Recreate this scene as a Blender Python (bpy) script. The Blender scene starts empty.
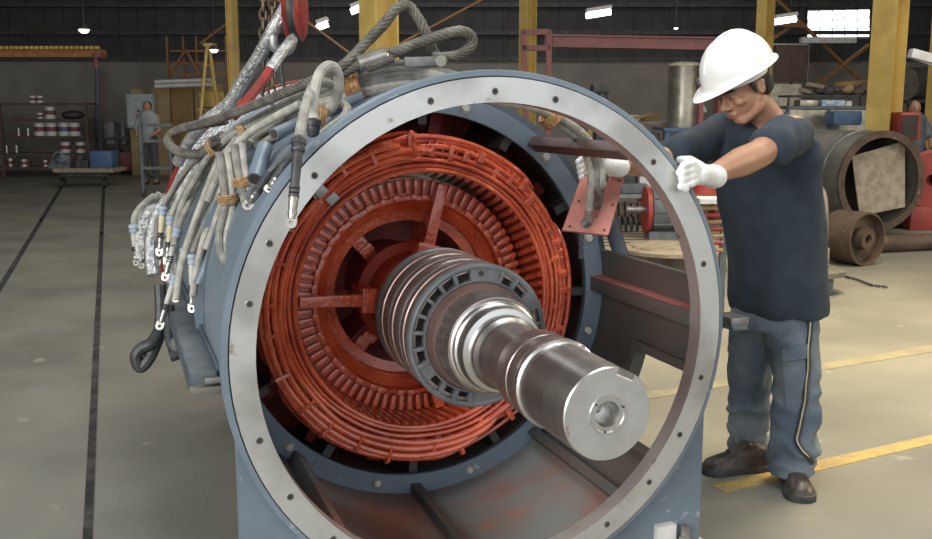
import bpy, bmesh, math, random
from mathutils import Vector, Matrix, noise
PI = math.pi
random.seed(7)
C = bpy.context.scene.collection
SC = bpy.context.scene

# ---------------------------------------------------------------- camera
F_PX, W, H, CAMH = 967.7, 932, 539, 1.45
PITCH = math.radians(9.257)
G = Vector((.34364, .93910, 0)); E1 = Vector((.93910, -.34364, 0)); UP = Vector((0, 0, 1))
FW = G*math.cos(PITCH) - UP*math.sin(PITCH)
CU = G*math.sin(PITCH) + UP*math.cos(PITCH)
cd = bpy.data.cameras.new('camera'); cam = bpy.data.objects.new('camera', cd); C.objects.link(cam)
cam.location = (0, 0, CAMH); cam.rotation_euler = (PI/2-PITCH, 0, -math.atan2(G.x, G.y))
cd.sensor_width = 36; cd.lens = F_PX*36/W; cd.clip_end = 200
SC.camera = cam
# ---------------------------------------------------------------- world, light, exposure
SC.view_settings.view_transform = 'Standard'; SC.view_settings.look = 'None'
SC.view_settings.exposure = 0.0; SC.view_settings.gamma = 1.0; SC.view_settings.use_curve_mapping = False
wd = bpy.data.worlds.new('sky'); SC.world = wd; wd.use_nodes = True
bg = wd.node_tree.nodes['Background']; bg.inputs[0].default_value = (.86, .93, 1, 1); bg.inputs[1].default_value = 1.5

def loc2(e, d, z): return E1*e + G*d + UP*z
def area(name, pos, aim, sx, sy, power, col, spread=180):
    l = bpy.data.lights.new(name, 'AREA'); l.shape = 'RECTANGLE'; l.size = sx; l.size_y = sy
    l.energy = power; l.color = col; l.spread = math.radians(spread)
    o = bpy.data.objects.new(name, l); C.objects.link(o); o.location = pos
    o.rotation_euler = (aim-pos).to_track_quat('-Z', 'Y').to_euler(); return o
area('front_left_fill', loc2(-4.5, -3.0, 3.4), loc2(.6, 3, .8), 4.5, 3.2, 540, (1, .985, .95))  # added fill lamp behind the camera at left; no doorway is built there
area('skylight_over_machine', loc2(1.0, 3.0, 6.6), loc2(1.0, 3.4, 0), 3.0, 2.2, 290, (.95, .98, 1))
area('side_door_daylight', loc2(9.5, 4.2, 4.2), loc2(3.4, 5.2, 0), 2.6, 2.0, 330, (1, .87, .64))
area('skylight_right_of_machine', loc2(3.3, 6.0, 6.7), loc2(3.0, 5.9, 0), 1.6, 2.4, 165, (1, .84, .56), 70)
area('skylight_left_bay', loc2(-4.0, 9.5, 6.6), loc2(-4.0, 10, 0), 3.0, 5.0, 170, (.96, .98, 1))
area('skylight_far_bay', loc2(1.0, 18.5, 6.6), loc2(1.0, 19.5, 0), 8.0, 2.5, 180, (1, .96, .88))
area('skylight_right_bay', loc2(6.5, 9.5, 6.6), loc2(6.0, 10, 0), 4.0, 4.0, 200, (1, .95, .85))

# ---------------------------------------------------------------- placing helpers
def at(px, py, d):                       # pixel direction at forward ground distance d
    v = E1*(px-W/2) + CU*(H/2-py) + FW*F_PX
    return Vector((0, 0, CAMH)) + v*(d/v.dot(G))
def aty(px, py, y):                      # the same at world y
    v = E1*(px-W/2) + CU*(H/2-py) + FW*F_PX
    return Vector((0, 0, CAMH)) + v*(y/v.y)
def gnd(px, py, z=0):
    v = E1*(px-W/2) + CU*(H/2-py) + FW*F_PX
    return Vector((0, 0, CAMH)) + v*((z-CAMH)/v.z)

# ---------------------------------------------------------------- materials
MATS = {}
def mat(name, c1, c2=None, rough=.6, metal=0, scale=6, bump=0, bscale=40, coat=0, emit=0, stops=(.4, .62), stretch=None, aniso=0, c3=None, c3scale=30, c3at=.66, detail=5):
    if name in MATS: return MATS[name]
    m = bpy.data.materials.new(name); m.use_nodes = True; nt = m.node_tree; N = nt.nodes; L = nt.links
    b = N['Principled BSDF']
    b.inputs['Roughness'].default_value = rough; b.inputs['Metallic'].default_value = metal
    b.inputs['Base Color'].default_value = (*c1, 1)
    b.inputs['Coat Weight'].default_value = coat; b.inputs['Coat Roughness'].default_value = .12
    tc = N.new('ShaderNodeTexCoord'); mp = N.new('ShaderNodeMapping'); L.new(tc.outputs['Object'], mp.inputs[0])
    if stretch: mp.inputs['Scale'].default_value = stretch
    if c2:
        n = N.new('ShaderNodeTexNoise'); n.inputs['Scale'].default_value = scale; n.inputs['Detail'].default_value = detail
        L.new(mp.outputs[0], n.inputs[0])
        r = N.new('ShaderNodeValToRGB'); r.color_ramp.elements[0].position = stops[0]; r.color_ramp.elements[1].position = stops[1]
        r.color_ramp.elements[0].color = (*c1, 1); r.color_ramp.elements[1].color = (*c2, 1)
        L.new(n.outputs[0], r.inputs[0]); last = r.outputs[0]
        if c3:
            n3 = N.new('ShaderNodeTexNoise'); n3.inputs['Scale'].default_value = c3scale; n3.inputs['Detail'].default_value = 6
            L.new(mp.outputs[0], n3.inputs[0])
            r3 = N.new('ShaderNodeValToRGB'); r3.color_ramp.elements[0].position = c3at; r3.color_ramp.elements[1].position = c3at+.05
            r3.color_ramp.elements[0].color = (0, 0, 0, 1); r3.color_ramp.elements[1].color = (1, 1, 1, 1)
            L.new(n3.outputs[0], r3.inputs[0])
            mx = N.new('ShaderNodeMix'); mx.data_type = 'RGBA'; mx.inputs['B'].default_value = (*c3, 1)
            L.new(r3.outputs[0], mx.inputs['Factor']); L.new(last, mx.inputs['A']); last = mx.outputs['Result']
        L.new(last, b.inputs['Base Color'])
    if bump:
        n2 = N.new('ShaderNodeTexNoise'); n2.inputs['Scale'].default_value = bscale; n2.inputs['Detail'].default_value = 4
        L.new(mp.outputs[0], n2.inputs[0])
        bp = N.new('ShaderNodeBump'); bp.inputs['Strength'].default_value = bump; bp.inputs['Distance'].default_value = .01
        L.new(n2.outputs[0], bp.inputs['Height']); L.new(bp.outputs[0], b.inputs['Normal'])
    if emit:
        b.inputs['Emission Color'].default_value = (*c1, 1); b.inputs['Emission Strength'].default_value = emit
    MATS[name] = m; return m
M = dict(
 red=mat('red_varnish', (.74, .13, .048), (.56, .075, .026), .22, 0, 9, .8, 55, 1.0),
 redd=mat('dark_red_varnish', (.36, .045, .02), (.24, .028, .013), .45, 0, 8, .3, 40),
 blue=mat('grey_blue_paint', (.165, .205, .245), (.13, .165, .20), .42, 0, 3, .08, 30, c3=(.3, .34, .36), c3scale=14, c3at=.66),
 blued=mat('dark_grey_blue_paint', (.075, .10, .13), (.055, .07, .085), .45, 0, 5, .1, 30),
 face=mat('machined_steel_face', (.66, .65, .62), (.46, .44, .41), .40, .8, 4, .05, 60, stops=(.45, .62), c3=(.30, .22, .17), c3scale=9, c3at=.66),
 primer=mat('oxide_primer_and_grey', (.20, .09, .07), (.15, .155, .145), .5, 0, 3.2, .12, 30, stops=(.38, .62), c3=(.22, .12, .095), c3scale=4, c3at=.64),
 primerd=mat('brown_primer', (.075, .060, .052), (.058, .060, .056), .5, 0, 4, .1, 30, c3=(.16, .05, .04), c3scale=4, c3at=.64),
 ribm=mat('brown_bar_paint', (.11, .05, .042), (.075, .05, .045), .45, 0, 6, .1, 30),
 shaft=mat('polished_shaft_steel', (.74, .72, .69), (.64, .62, .59), .33, 1, 3, .04, 90, stretch=(1, 6, 1), c3=(.42, .36, .33), c3scale=7, c3at=.63),
 shaftend=mat('bare_shaft_end', (.68, .67, .65), (.58, .56, .54), .38, .85, 12, .05, 60, c3=(.5, .38, .34), c3scale=11, c3at=.64),
 shaftd=mat('stained_shaft_steel', (.36, .28, .25), (.46, .40, .37), .3, .9, 14, .06, 60, stretch=(1, 5, 1)),
 slip=mat('worn_slip_ring_metal', (.43, .33, .29), (.52, .45, .41), .3, .9, 18, .05, 60, stretch=(1, 9, 1)),
 slipg=mat('grey_painted_casting', (.15, .155, .16), (.10, .105, .11), .42, .15, 9, .15, 60),
 brown=mat('brown_bakelite', (.11, .06, .05), (.08, .05, .042), .5, 0, 8),
 cable=mat('grey_braided_cable', (.37, .355, .31), (.25, .24, .21), .8, 0, 28, .5, 260),
 rope=mat('oily_wire_rope', (.17, .155, .125), (.09, .082, .07), .6, .3, 16, .4, 150),
 cable2=mat('dusty_grey_cable', (.27, .26, .225), (.17, .16, .14), .8, 0, 28, .5, 260), cable3=mat('pale_grey_cable', (.45, .43, .37), (.31, .295, .26), .8, 0, 28, .5, 260),
 boot=mat('pale_blue_rubber_collar', (.30, .36, .42), None, .5),
 blk=mat('black_rubber', (.03, .032, .035), (.06, .06, .06), .5, 0, 30, .2, 60),
 lug=mat('tinned_copper_lug', (.42, .40, .36), (.28, .26, .23), .35, .8, 20),
 tapey=mat('yellowed_tape', (.55, .46, .25), (.62, .60, .52), .6, 0, 20),
 tapew=mat('white_tape', (.52, .50, .45), (.40, .38, .33), .6, 0, 20),
 twine=mat('brown_twine', (.30, .17, .08), (.42, .28, .12), .8, 0, 60, .5, 200),
 brass=mat('gold_foil_tape', (.52, .34, .13), (.40, .18, .12), .4, .4, 40, .5, 120),
 steel=mat('dull_steel', (.34, .34, .33), (.22, .21, .20), .4, .7, 15),
 silver=mat('crumpled_foil_wrap', (.62, .62, .60), (.33, .33, .32), .32, .6, 35, 1., 90),
 hookred=mat('red_hook_block_paint', (.33, .035, .025), (.18, .025, .02), .4, 0, 12, .2, 40, c3=(.2, .2, .2), c3scale=25, c3at=.68),
 chain=mat('rusty_chain', (.20, .14, .08), (.12, .09, .06), .6, .5, 30),
 pink=mat('pink_primer_plate', (.53, .21, .17), (.43, .17, .14), .5, 0, 12, .1, 60, c3=(.25, .12, .1), c3scale=24, c3at=.7),
 yellow=mat('yellow_column_paint', (.60, .42, .12), (.48, .33, .09), .5, 0, 3, .05, 20),
 skin=mat('skin', (.41, .215, .13), (.35, .175, .105), .5, 0, 12, .08, 90),
 hair=mat('black_hair', (.012, .010, .009), (.03, .025, .02), .6, 0, 60, .6, 300),
 shirt=mat('navy_cotton', (.022, .032, .045), (.030, .042, .058), .9, 0, 14, .15, 240),
 jeans=mat('faded_denim', (.075, .10, .135), (.21, .245, .265), .85, 0, 5, .3, 300, stops=(.38, .68)),
 glove=mat('white_cotton_glove', (.84, .84, .82), (.74, .74, .71), .85, 0, 30, .3, 260),
 helmet=mat('white_hard_hat', (.86, .86, .83), (.80, .80, .76), .32, 0, 8, coat=.3),
 shoe=mat('worn_brown_leather', (.035, .027, .022), (.085, .065, .05), .38, 0, 20, .2, 90),
 lipc=mat('lips', (.30, .11, .08), None, .45),
 eye=mat('eye_white', (.30, .28, .26), None, .2), iris=mat('dark_iris', (.02, .012, .01), None, .2),
 wallw=mat('grey_block_wall', (.24, .22, .19), (.20, .185, .16), .85, 0, 2, .1, 12),
 wallm=mat('dark_cladding', (.035, .035, .037), (.050, .050, .050), .7, 0, 2),
 wood=mat('plywood', (.33, .20, .075), (.25, .15, .06), .7, 0, 6, .1, 40, stretch=(1, 1, .3)),
 timber=mat('worn_timber', (.35, .29, .21), (.24, .19, .13), .75, 0, 10, .2, 50),
 card=mat('cardboard', (.36, .25, .12), (.30, .20, .10), .8, 0, 4),
 white=mat('white_paint', (.66, .65, .62), (.55, .54, .50), .5, 0, 8),
 ltgrey=mat('light_grey_paint', (.38, .42, .42), (.32, .35, .36), .5, 0, 6),
 maroon=mat('maroon_beam_paint', (.20, .06, .055), (.14, .045, .04), .55, 0, 4),
 rust=mat('brown_rust', (.13, .085, .06), (.085, .06, .045), .65, .35, 6, .3, 60, c3=(.22, .19, .16), c3scale=11, c3at=.66),
 rust_shade=mat('dark_rust_and_hole_shade', (.05, .035, .028), (.03, .024, .02), .8, 0, 6),  # near-black rust; on holes and recesses the shade is put into this colour
 pipe=mat('grey_pipe_steel', (.20, .185, .155), (.15, .14, .12), .5, .4, 4, .1, 30, c3=(.27, .25, .2), c3scale=9, c3at=.62),
 galv=mat('galvanised_steel', (.40, .37, .30), (.28, .26, .22), .35, .7, 8, .1, 30),
 machred=mat('machine_red_paint', (.34, .04, .03), (.22, .03, .025), .45, 0, 5),
 tarpb=mat('blue_plastic', (.07, .13, .24), (.05, .10, .19), .5, 0, 8),
 tarpl=mat('light_blue_plastic', (.22, .33, .55), (.6, .65, .7), .5, 0, 10),
 dark=mat('dark_scrap', (.04, .04, .045), (.08, .075, .07), .6, .2, 14),
 grey=mat('machine_grey_paint', (.13, .15, .16), (.09, .10, .11), .5, 0, 8),
 shelf=mat('brown_shelf_paint', (.11, .065, .05), (.08, .05, .04), .6, 0, 8),
 orange=mat('orange_steel_paint', (.32, .14, .04), (.24, .10, .03), .6, 0, 8),
 lamp=mat('lamp_tube', (1, 1, 1), None, .5, emit=6), pane=mat('daylit_window_pane', (.95, 1, 1), None, .5, emit=2.2),
 slot=mat('rail_slot_grime', (.02, .02, .02), (.07, .065, .06), .7, .2, 9),
 clothg=mat('grey_work_shirt', (.30, .33, .33), (.24, .27, .27), .9, 0, 8), clothd=mat('dark_trousers', (.06, .06, .07), None, .9),
)
# ---------------------------------------------------------------- mesh helpers
class MB:
    def __init__(s): s.v = []; s.f = []
    def add(s, vs, fs):
        o = len(s.v); s.v += [Vector(v) for v in vs]; s.f += [[i+o for i in f] for f in fs]; return s
    def box(s, c, sz, R=None, top=None):
        c = Vector(c); vs = []
        for z in (-1, 1):
            k = 1 if (z < 0 or top is None) else top
            for x, y in ((-1, -1), (1, -1), (1, 1), (-1, 1)):
                p = Vector((x*sz[0]*k/2, y*sz[1]*k/2, z*sz[2]/2)); vs.append(c + (R @ p if R else p))
        return s.add(vs, [(0, 3, 2, 1), (4, 5, 6, 7), (0, 1, 5, 4), (1, 2, 6, 5), (2, 3, 7, 6), (3, 0, 4, 7)])
    def bar(s, a, b, w, h, up=UP):
        a = Vector(a); b = Vector(b); d = (b-a); L = d.length; d.normalize()
        x = d.cross(up)
        if x.length < 1e-4: x = d.cross(Vector((1, 0, 0)))
        x.normalize(); z = x.cross(d)
        R = Matrix((x, d, z)).transposed(); return s.box((a+b)/2, (w, L, h), R)
    def tube(s, pts, r, n=8, closed=False, caps=True, rv=None):
        pts = [Vector(p) for p in pts]; m = len(pts); T = []
        for i in range(m):
            a = pts[(i-1) % m] if (closed or i > 0) else pts[i]; b = pts[(i+1) % m] if (closed or i < m-1) else pts[i]
            T.append((b-a).normalized())
        x = T[0].orthogonal().normalized(); vs = []
        for i in range(m):
            x = (x - T[i]*x.dot(T[i])).normalized(); y = T[i].cross(x); rr = rv[i] if rv else r
            for k in range(n):
                t = 2*PI*k/n; vs.append(pts[i] + (x*math.cos(t)+y*math.sin(t))*rr)
        fs = []
        for i in range(m if closed else m-1):
            j = (i+1) % m
            for k in range(n): l = (k+1) % n; fs.append((i*n+k, i*n+l, j*n+l, j*n+k))
        if not closed and caps: fs.append(tuple(range(n))[::-1]); fs.append(tuple((m-1)*n+k for k in range(n)))
        return s.add(vs, fs)
    def cyl(s, a, b, r, r2=None, n=14): return s.tube([a, b], r, n, rv=[r, r if r2 is None else r2])
    def lathe(s, prof, c, ax=Vector((0, 1, 0)), e=Vector((1, 0, 0)), a0=0, a1=360, n=64, closed=True):
        # prof: (along axis, radius) ; closed = the profile is a closed loop
        u = e; w = ax.cross(u)*-1 if False else u.cross(ax)*-1
        w = ax.cross(u); 
        if w.dot(UP) < 0 and abs(ax.z) < .5: w = -w
        full = abs(a1-a0) >= 359.9; m = n if full else n+1; k = len(prof); vs = []; fs = []
        for i in range(m):
            t = math.radians(a0+(a1-a0)*i/n)
            for y, r in prof: vs.append(Vector(c)+ax*y+(u*math.cos(t)+w*math.sin(t))*r)
        for i in range(n):
            j = (i+1) % m
            for q in range(k if closed else k-1):
                p = (q+1) % k; fs.append((i*k+q, i*k+p, j*k+p, j*k+q))
        if not full and closed: fs.append(tuple(range(k))); fs.append(tuple(n*k+q for q in range(k))[::-1])
        return s.add(vs, fs)
    def ell(s, c, r, R=None, nu=20, nv=12):
        c = Vector(c); vs = []; fs = []
        if not hasattr(r, '__len__'): r = (r, r, r)
        for j in range(1, nv):
            p = PI*j/nv
            for i in range(nu):
                t = 2*PI*i/nu; q = Vector((r[0]*math.sin(p)*math.cos(t), r[1]*math.sin(p)*math.sin(t), r[2]*math.cos(p)))
                vs.append(c+(R @ q if R else q))
        a = len(vs)
        for sg in (1, -1):
            q = Vector((0, 0, sg*r[2])); vs.append(c+(R @ q if R else q))
        for j in range(nv-2):
            for i in range(nu): l = (i+1) % nu; fs.append((j*nu+i, (j+1)*nu+i, (j+1)*nu+l, j*nu+l))
        for i in range(nu):
            l = (i+1) % nu; fs.append((a, i, l)); fs.append((a+1, (nv-2)*nu+l, (nv-2)*nu+i))
        return s.add(vs, fs)
    def cap(s, a, b, ra, rb, n=16):          # tapered capsule
        a = Vector(a); b = Vector(b); d = (b-a).normalized(); pts = []; rv = []
        for k in range(5): t = PI/2*(1-k/4.); pts.append(a-d*ra*math.sin(t)); rv.append(max(ra*math.cos(t), 1e-4))
        for k in range(5): t = PI/2*k/4.; pts.append(b+d*rb*math.sin(t)); rv.append(max(rb*math.cos(t), 1e-4))
        return s.tube(pts, 1, n, rv=rv)
    def prism(s, poly, c, u, w, d):          # poly in the (u,w) plane, extruded along d
        c = Vector(c); k = len(poly)
        vs = [c+u*a+w*b for a, b in poly]+[c+u*a+w*b+d for a, b in poly]
        fs = [tuple(range(k))[::-1], tuple(range(k, 2*k))]+[(i, (i+1) % k, k+(i+1) % k, k+i) for i in range(k)]
        return s.add(vs, fs)
    def loft(s, rings, caps=True):
        n = len(rings[0]); vs = [v for r in rings for v in r]; fs = []
        for i in range(len(rings)-1):
            for k in range(n): l = (k+1) % n; fs.append((i*n+k, i*n+l, (i+1)*n+l, (i+1)*n+k))
        if caps: fs.append(tuple(range(n))[::-1]); fs.append(tuple((len(rings)-1)*n+k for k in range(n)))
        return s.add(vs, fs)

def origin(o):
    while o.parent: o = o.parent
    return o.location
def tag(o, label=None, cat=None, group=None, kind=None):
    if label: o['label'] = label
    if cat: o['category'] = cat
    if group: o['group'] = group
    if kind: o['kind'] = kind
    return o
def thing(name, label, cat, loc=(0, 0, 0), group=None):
    o = bpy.data.objects.new(name, None); C.objects.link(o); o.location = loc; o.empty_display_size = .1
    return tag(o, label, cat, group)
def finish(me, m, smooth=35):
    bm = bmesh.new(); bm.from_mesh(me); bmesh.ops.recalc_face_normals(bm, faces=bm.faces); bm.to_mesh(me); bm.free()
    me.materials.append(m)
    if smooth:
        me.polygons.foreach_set('use_smooth', [True]*len(me.polygons)); me.set_sharp_from_angle(angle=math.radians(smooth))
def obj(name, mb, m, parent=None, label=None, cat=None, group=None, kind=None, bev=0, smooth=35, base=None):
    me = bpy.data.meshes.new(name)
    if parent: org = Vector(origin(parent))
    elif base is not None: org = Vector(base)
    elif kind == 'structure': org = Vector((0, 0, 0))
    else:
        lo = [min(v[i] for v in mb.v) for i in range(3)]; hi = [max(v[i] for v in mb.v) for i in range(3)]
        org = Vector(((lo[0]+hi[0])/2, (lo[1]+hi[1])/2, lo[2]))
    me.from_pydata([v-org for v in mb.v], [], mb.f); me.update()
    if bev:
        bm = bmesh.new(); bm.from_mesh(me); bmesh.ops.recalc_face_normals(bm, faces=bm.faces)
        ed = [e for e in bm.edges if len(e.link_faces) == 2 and e.calc_face_angle(0) > .6]
        bmesh.ops.bevel(bm, geom=ed, offset=bev, segments=2, affect='EDGES', profile=.6, clamp_overlap=True); bm.to_mesh(me); bm.free()
    finish(me, m, smooth)
    o = bpy.data.objects.new(name, me); C.objects.link(o)
    if parent: o.parent = parent
    else: o.location = org
    return tag(o, label, cat, group, kind)
def remesh(mb, voxel, sm=3, fold=None):
    me = bpy.data.meshes.new('tmp'); me.from_pydata(mb.v, [], mb.f)
    bm = bmesh.new(); bm.from_mesh(me); bmesh.ops.recalc_face_normals(bm, faces=bm.faces); bm.to_mesh(me); bm.free()
    o = bpy.data.objects.new('tmp', me); C.objects.link(o)
    r = o.modifiers.new('r', 'REMESH'); r.mode = 'VOXEL'; r.voxel_size = voxel
    if sm: k = o.modifiers.new('s', 'SMOOTH'); k.factor = .5; k.iterations = sm
    dg = bpy.context.evaluated_depsgraph_get(); e = o.evaluated_get(dg); m2 = bpy.data.meshes.new_from_object(e)
    out = MB()
    if fold:
        m2.update()
        for v in m2.vertices: out.v.append(v.co + v.normal*fold(v.co))
    else: out.v = [v.co.copy() for v in m2.vertices]
    out.f = [list(p.vertices) for p in m2.polygons]
    bpy.data.objects.remove(o); bpy.data.meshes.remove(me); bpy.data.meshes.remove(m2); return out
def spline(P, k=6, closed=False):
    P = [Vector(p) for p in P]; n = len(P); out = []
    for i in range(n if closed else n-1):
        g = (lambda j: P[j % n]) if closed else (lambda j: P[max(0, min(n-1, j))])
        a, b, c, d = g(i-1), g(i), g(i+1), g(i+2)
        for q in range(k):
            t = q/k; out.append(.5*((2*b)+(c-a)*t+(2*a-5*b+4*c-d)*t*t+(3*b-a-3*c+d)*t**3))
    if not closed: out.append(P[-1])
    return out
def twist(path, r, strands=6, pitch=.11, n=6):
    mb = MB(); m = len(path); x = (path[1]-path[0]).orthogonal().normalized(); fr = []; L = 0
    for i in range(m):
        T = (path[min(i+1, m-1)]-path[max(i-1, 0)]).normalized(); x = (x-T*x.dot(T)).normalized()
        if i: L += (path[i]-path[i-1]).length
        fr.append((x.copy(), T.cross(x), L))
    for s in range(strands):
        pts = []
        for i in range(m):
            X, Y, l = fr[i]; t = 2*PI*(l/pitch+s/strands); pts.append(path[i]+(X*math.cos(t)+Y*math.sin(t))*r*.62)
        mb.tube(pts, r*.40, n)
    return mb
def resample(path, step):
    out = [path[0]]; acc = 0
    for a, b in zip(path, path[1:]):
        L = (b-a).length
        if L < 1e-9: continue
        t = step-acc
        while t <= L: out.append(a.lerp(b, t/L)); t += step
        acc = (L-(t-step)) if t-step <= L else acc
    out.append(path[-1]); return out

# ================================================================ SETTING
def struct(name, mb, m, **k): return obj(name, mb, m, kind='structure', **k)
fm = mat('workshop_concrete', (.25, .235, .185), (.17, .16, .13), .5, 0, 1.1, .12, 40, stops=(.34, .66), c3=(.29, .27, .215), c3scale=5, c3at=.66, detail=9)
floor = struct('floor', MB().box(loc2(1, 8, -.05), (60, 60, .1)), fm)
def flat(name, pts, m, z=.003, parent=floor, label=None):
    k = len(pts); mb = MB().add([Vector((p[0], p[1], 0)) for p in pts]+[Vector((p[0], p[1], z)) for p in pts],
        [tuple(range(k))[::-1], tuple(range(k, 2*k))]+[(i, (i+1) % k, k+(i+1) % k, k+i) for i in range(k)])
    return obj(name, mb, m, parent, label=label, smooth=0)
for x, w in ((-.145, .024), (-.92, .03)):
    flat('sunken_rail', [(x-w/2, -1), (x+w/2, -1), (x+w/2+.02, 22.6), (x-w/2-.02, 22.6)], M['slot'], label='dark sunken rail groove')
flat('floor_joint', [(-2.6, 22.6), (-2.57, 22.6), (-1.5, 8), (-1.52, 8)], M['slot'], .002)
ylw = mat('worn_yellow_line', (.50, .34, .10), (.38, .28, .11), .55, 0, 16, .1, 60, c3=(.26, .24, .19), c3scale=42, c3at=.60, detail=8)
def edge(a, b, w, jag=14):
    a = Vector((*a, 0)); b = Vector((*b, 0)); d = (b-a); nrm = Vector((-d.y, d.x, 0)).normalized(); L = []; R = []
    for i in range(jag+1):
        p = a+d*i/jag; L.append(p+nrm*(w/2+random.uniform(-.006, .006))); R.append(p-nrm*(w/2+random.uniform(-.006, .006)))
    return L+R[::-1]
flat('painted_line', edge((2.15, 3.02), (6.5, 3.62), .085), ylw, label='yellow painted floor line')
ylf = mat('faded_yellow_line', (.30, .26, .155), (.22, .20, .145), .55, 0, 6, detail=8)
flat('painted_line', edge((2.2, 4.17), (7.5, 4.85), .11), ylf, label='faded yellow painted floor line')
flat('painted_line', edge((-1.3, 15.0), (.5, 11.0), .07), ylf)
# building shell, squared to the bay
RB = Matrix((E1, G, UP)).transposed()
BD = 24.2
struct('wall_back', MB().box(loc2(1.5, BD+.15, 1.35), (40, .3, 2.7), RB), M['wallw'])
wu = struct('trim_1', MB().box(loc2(1.5, BD+.2, 5.0), (40, .2, 4.6), RB), M['wallm'])
for i in range(64):
    e = -13+i*.45
    obj('cladding_rib', MB().box(loc2(e, BD+.08, 5.0), (.06, .05, 4.6), RB), M['wallm'], wu, smooth=0)
for z in (2.72, 3.35, 4.0, 4.7):
    obj('wall_girt', MB().box(loc2(1.5, BD-.02, z), (40, .12, .10), RB), M['dark'], wu, smooth=0)
struct('wall_left', MB().box(loc2(-13, 10, 3.5), (.3, 29, 7), RB), M['wallm'])
struct('wall_right', MB().box(loc2(17, 10, 3.5), (.3, 29, 7), RB), M['wallm'])
struct('ceiling', MB().box(loc2(2, 10, 7.1), (30.4, 29, .2), RB), M['wallm'])
# ================================================================ THE GENERATOR
CX, CZ, YF, YR = .992, .8075, 2.46, 3.175
AX = lambda y: Vector((CX, y, CZ))
def pol(r, deg, y): t = math.radians(deg); return Vector((CX+r*math.cos(t), y, CZ+r*math.sin(t)))
def ring(prof, a0=0, a1=360, n=96, closed=True): return MB().lathe(prof, (CX, 0, CZ), a0=a0, a1=a1, n=n, closed=closed)
def rbox(r0, r1, deg, y0, y1, w, w1=None):      # radial block
    t = math.radians(deg); u = Vector((math.cos(t), 0, math.sin(t))); s = Vector((-math.sin(t), 0, math.cos(t))); w1 = w if w1 is None else w1
    vs = []
    for r, ww in ((r0, w), (r1, w1)):
        for y in (y0, y1):
            for q in (-1, 1): p = Vector((CX, y, CZ))+u*r+s*ww/2*q; vs.append(p)
    return MB().add(vs, [(0, 1, 3, 2), (4, 6, 7, 5), (0, 4, 5, 1), (2, 3, 7, 6), (0, 2, 6, 4), (1, 5, 7, 3)])
gen = thing('generator_stator', 'large round blue-grey generator housing with bright machined front ring and red varnished winding', 'generator', (CX, 3.5, 0))
# front flange: a blue rim with a raised machined face
fl = obj('front_flange', ring([(YF+.006, .752), (YF+.004, .739), (YF+.02, .735), (YF+.02, .70), (YF+.05, .672), (YF+.062, .672), (YF+.062, .755), (YF+.012, .7555)]), M['blue'], gen)
obj('machined_face', ring([(YF, .735), (YF, .668), (YF+.055, .667), (YF+.06, .674), (YF+.02, .70), (YF+.018, .735)]), M['face'], fl, label='bare machined face')
HA = [136.3, 166.8, 197.1, 212.1, 226.7, 105.9, 90.7, 75.8, 45.7, 15.8, 346.4, 330.9, 316.6, 153.4, 241.5, 256.5, 271.5, 286.5, 301.5]
for a in HA:
    p = pol(.697, a, YF-.0008)
    obj('bolt_hole_shade', MB().lathe([(0, .0001), (0, .0078), (.002, .0078)], p, n=14, closed=False), M['rust_shade'], fl, smooth=30)  # dark disc on the solid face; the hole's shade is its colour
    obj('hole_chamfer', MB().lathe([(.0002, .0105), (-.0004, .0095), (-.0004, .0078), (.0002, .0078)], p, n=14), M['steel'], fl, smooth=30)
# shell: open at the upper right, with a window in the lower right
SH0, SH1 = 97, 371
def shell_mb(a0, a1, y0, y1, n): return ring([(y0, .716), (y1, .716), (y1, .729), (y0, .729)], a0, a1, n)
sh = shell_mb(SH0, 324, YF+.06, YR+.01, 72); sh2 = shell_mb(324, 346, YF+.06, 2.535, 8); sh3 = shell_mb(324, 346, 2.865, YR+.01, 8); sh4 = shell_mb(346, SH1, YF+.06, YR+.01, 10)
for q in (sh2, sh3, sh4): sh.add(q.v, q.f)
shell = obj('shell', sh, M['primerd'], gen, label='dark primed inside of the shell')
obj('outer_skin', ring([(YF+.06, .7295), (YR+.01, .7295), (YR+.01, .733), (YF+.06, .733)], SH0, 322, 72), M['blue'], shell, label='blue-grey outside of the shell')
obj('floor_lining', ring([(YF+.062, .7155), (YR, .7155), (YR, .7125), (YF+.062, .7125)], 228.5, 309.5, 36), M['primer'], shell, label='red-brown and grey patchy lining')
lin = ring([(2.50, .700), (2.525, .700), (2.545, .735), (2.52, .735)], 322, 348, 10)
for q in (ring([(2.855, .697), (2.885, .697), (2.885, .742), (2.855, .742)], 322, 348, 10), ring([(2.50, .697), (2.89, .697), (2.89, .742), (2.50, .742)], 346, 348.5, 2), ring([(2.50, .697), (2.89, .697), (2.89, .742), (2.50, .742)], 321.5, 324, 2)): lin.add(q.v, q.f)
obj('window_frame', lin, M['primerd'], shell)
# ribs and tie bars between flange and rear ring
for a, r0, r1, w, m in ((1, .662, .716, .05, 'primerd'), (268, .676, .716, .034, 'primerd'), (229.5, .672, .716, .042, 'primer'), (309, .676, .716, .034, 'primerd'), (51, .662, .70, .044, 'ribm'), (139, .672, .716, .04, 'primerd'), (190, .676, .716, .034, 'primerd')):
    q = rbox(r0, r1, a, YF+.055, YR+.004, w)
    obj('rib', q, M[m], gen, bev=.003, label='brown tie bar across the open side' if a == 51 else None)
obj('red_strip', rbox(.6625, .712, 3.35, YF+.06, YR-.002, .003), M['maroon'], gen, label='red painted edge strip')
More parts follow.
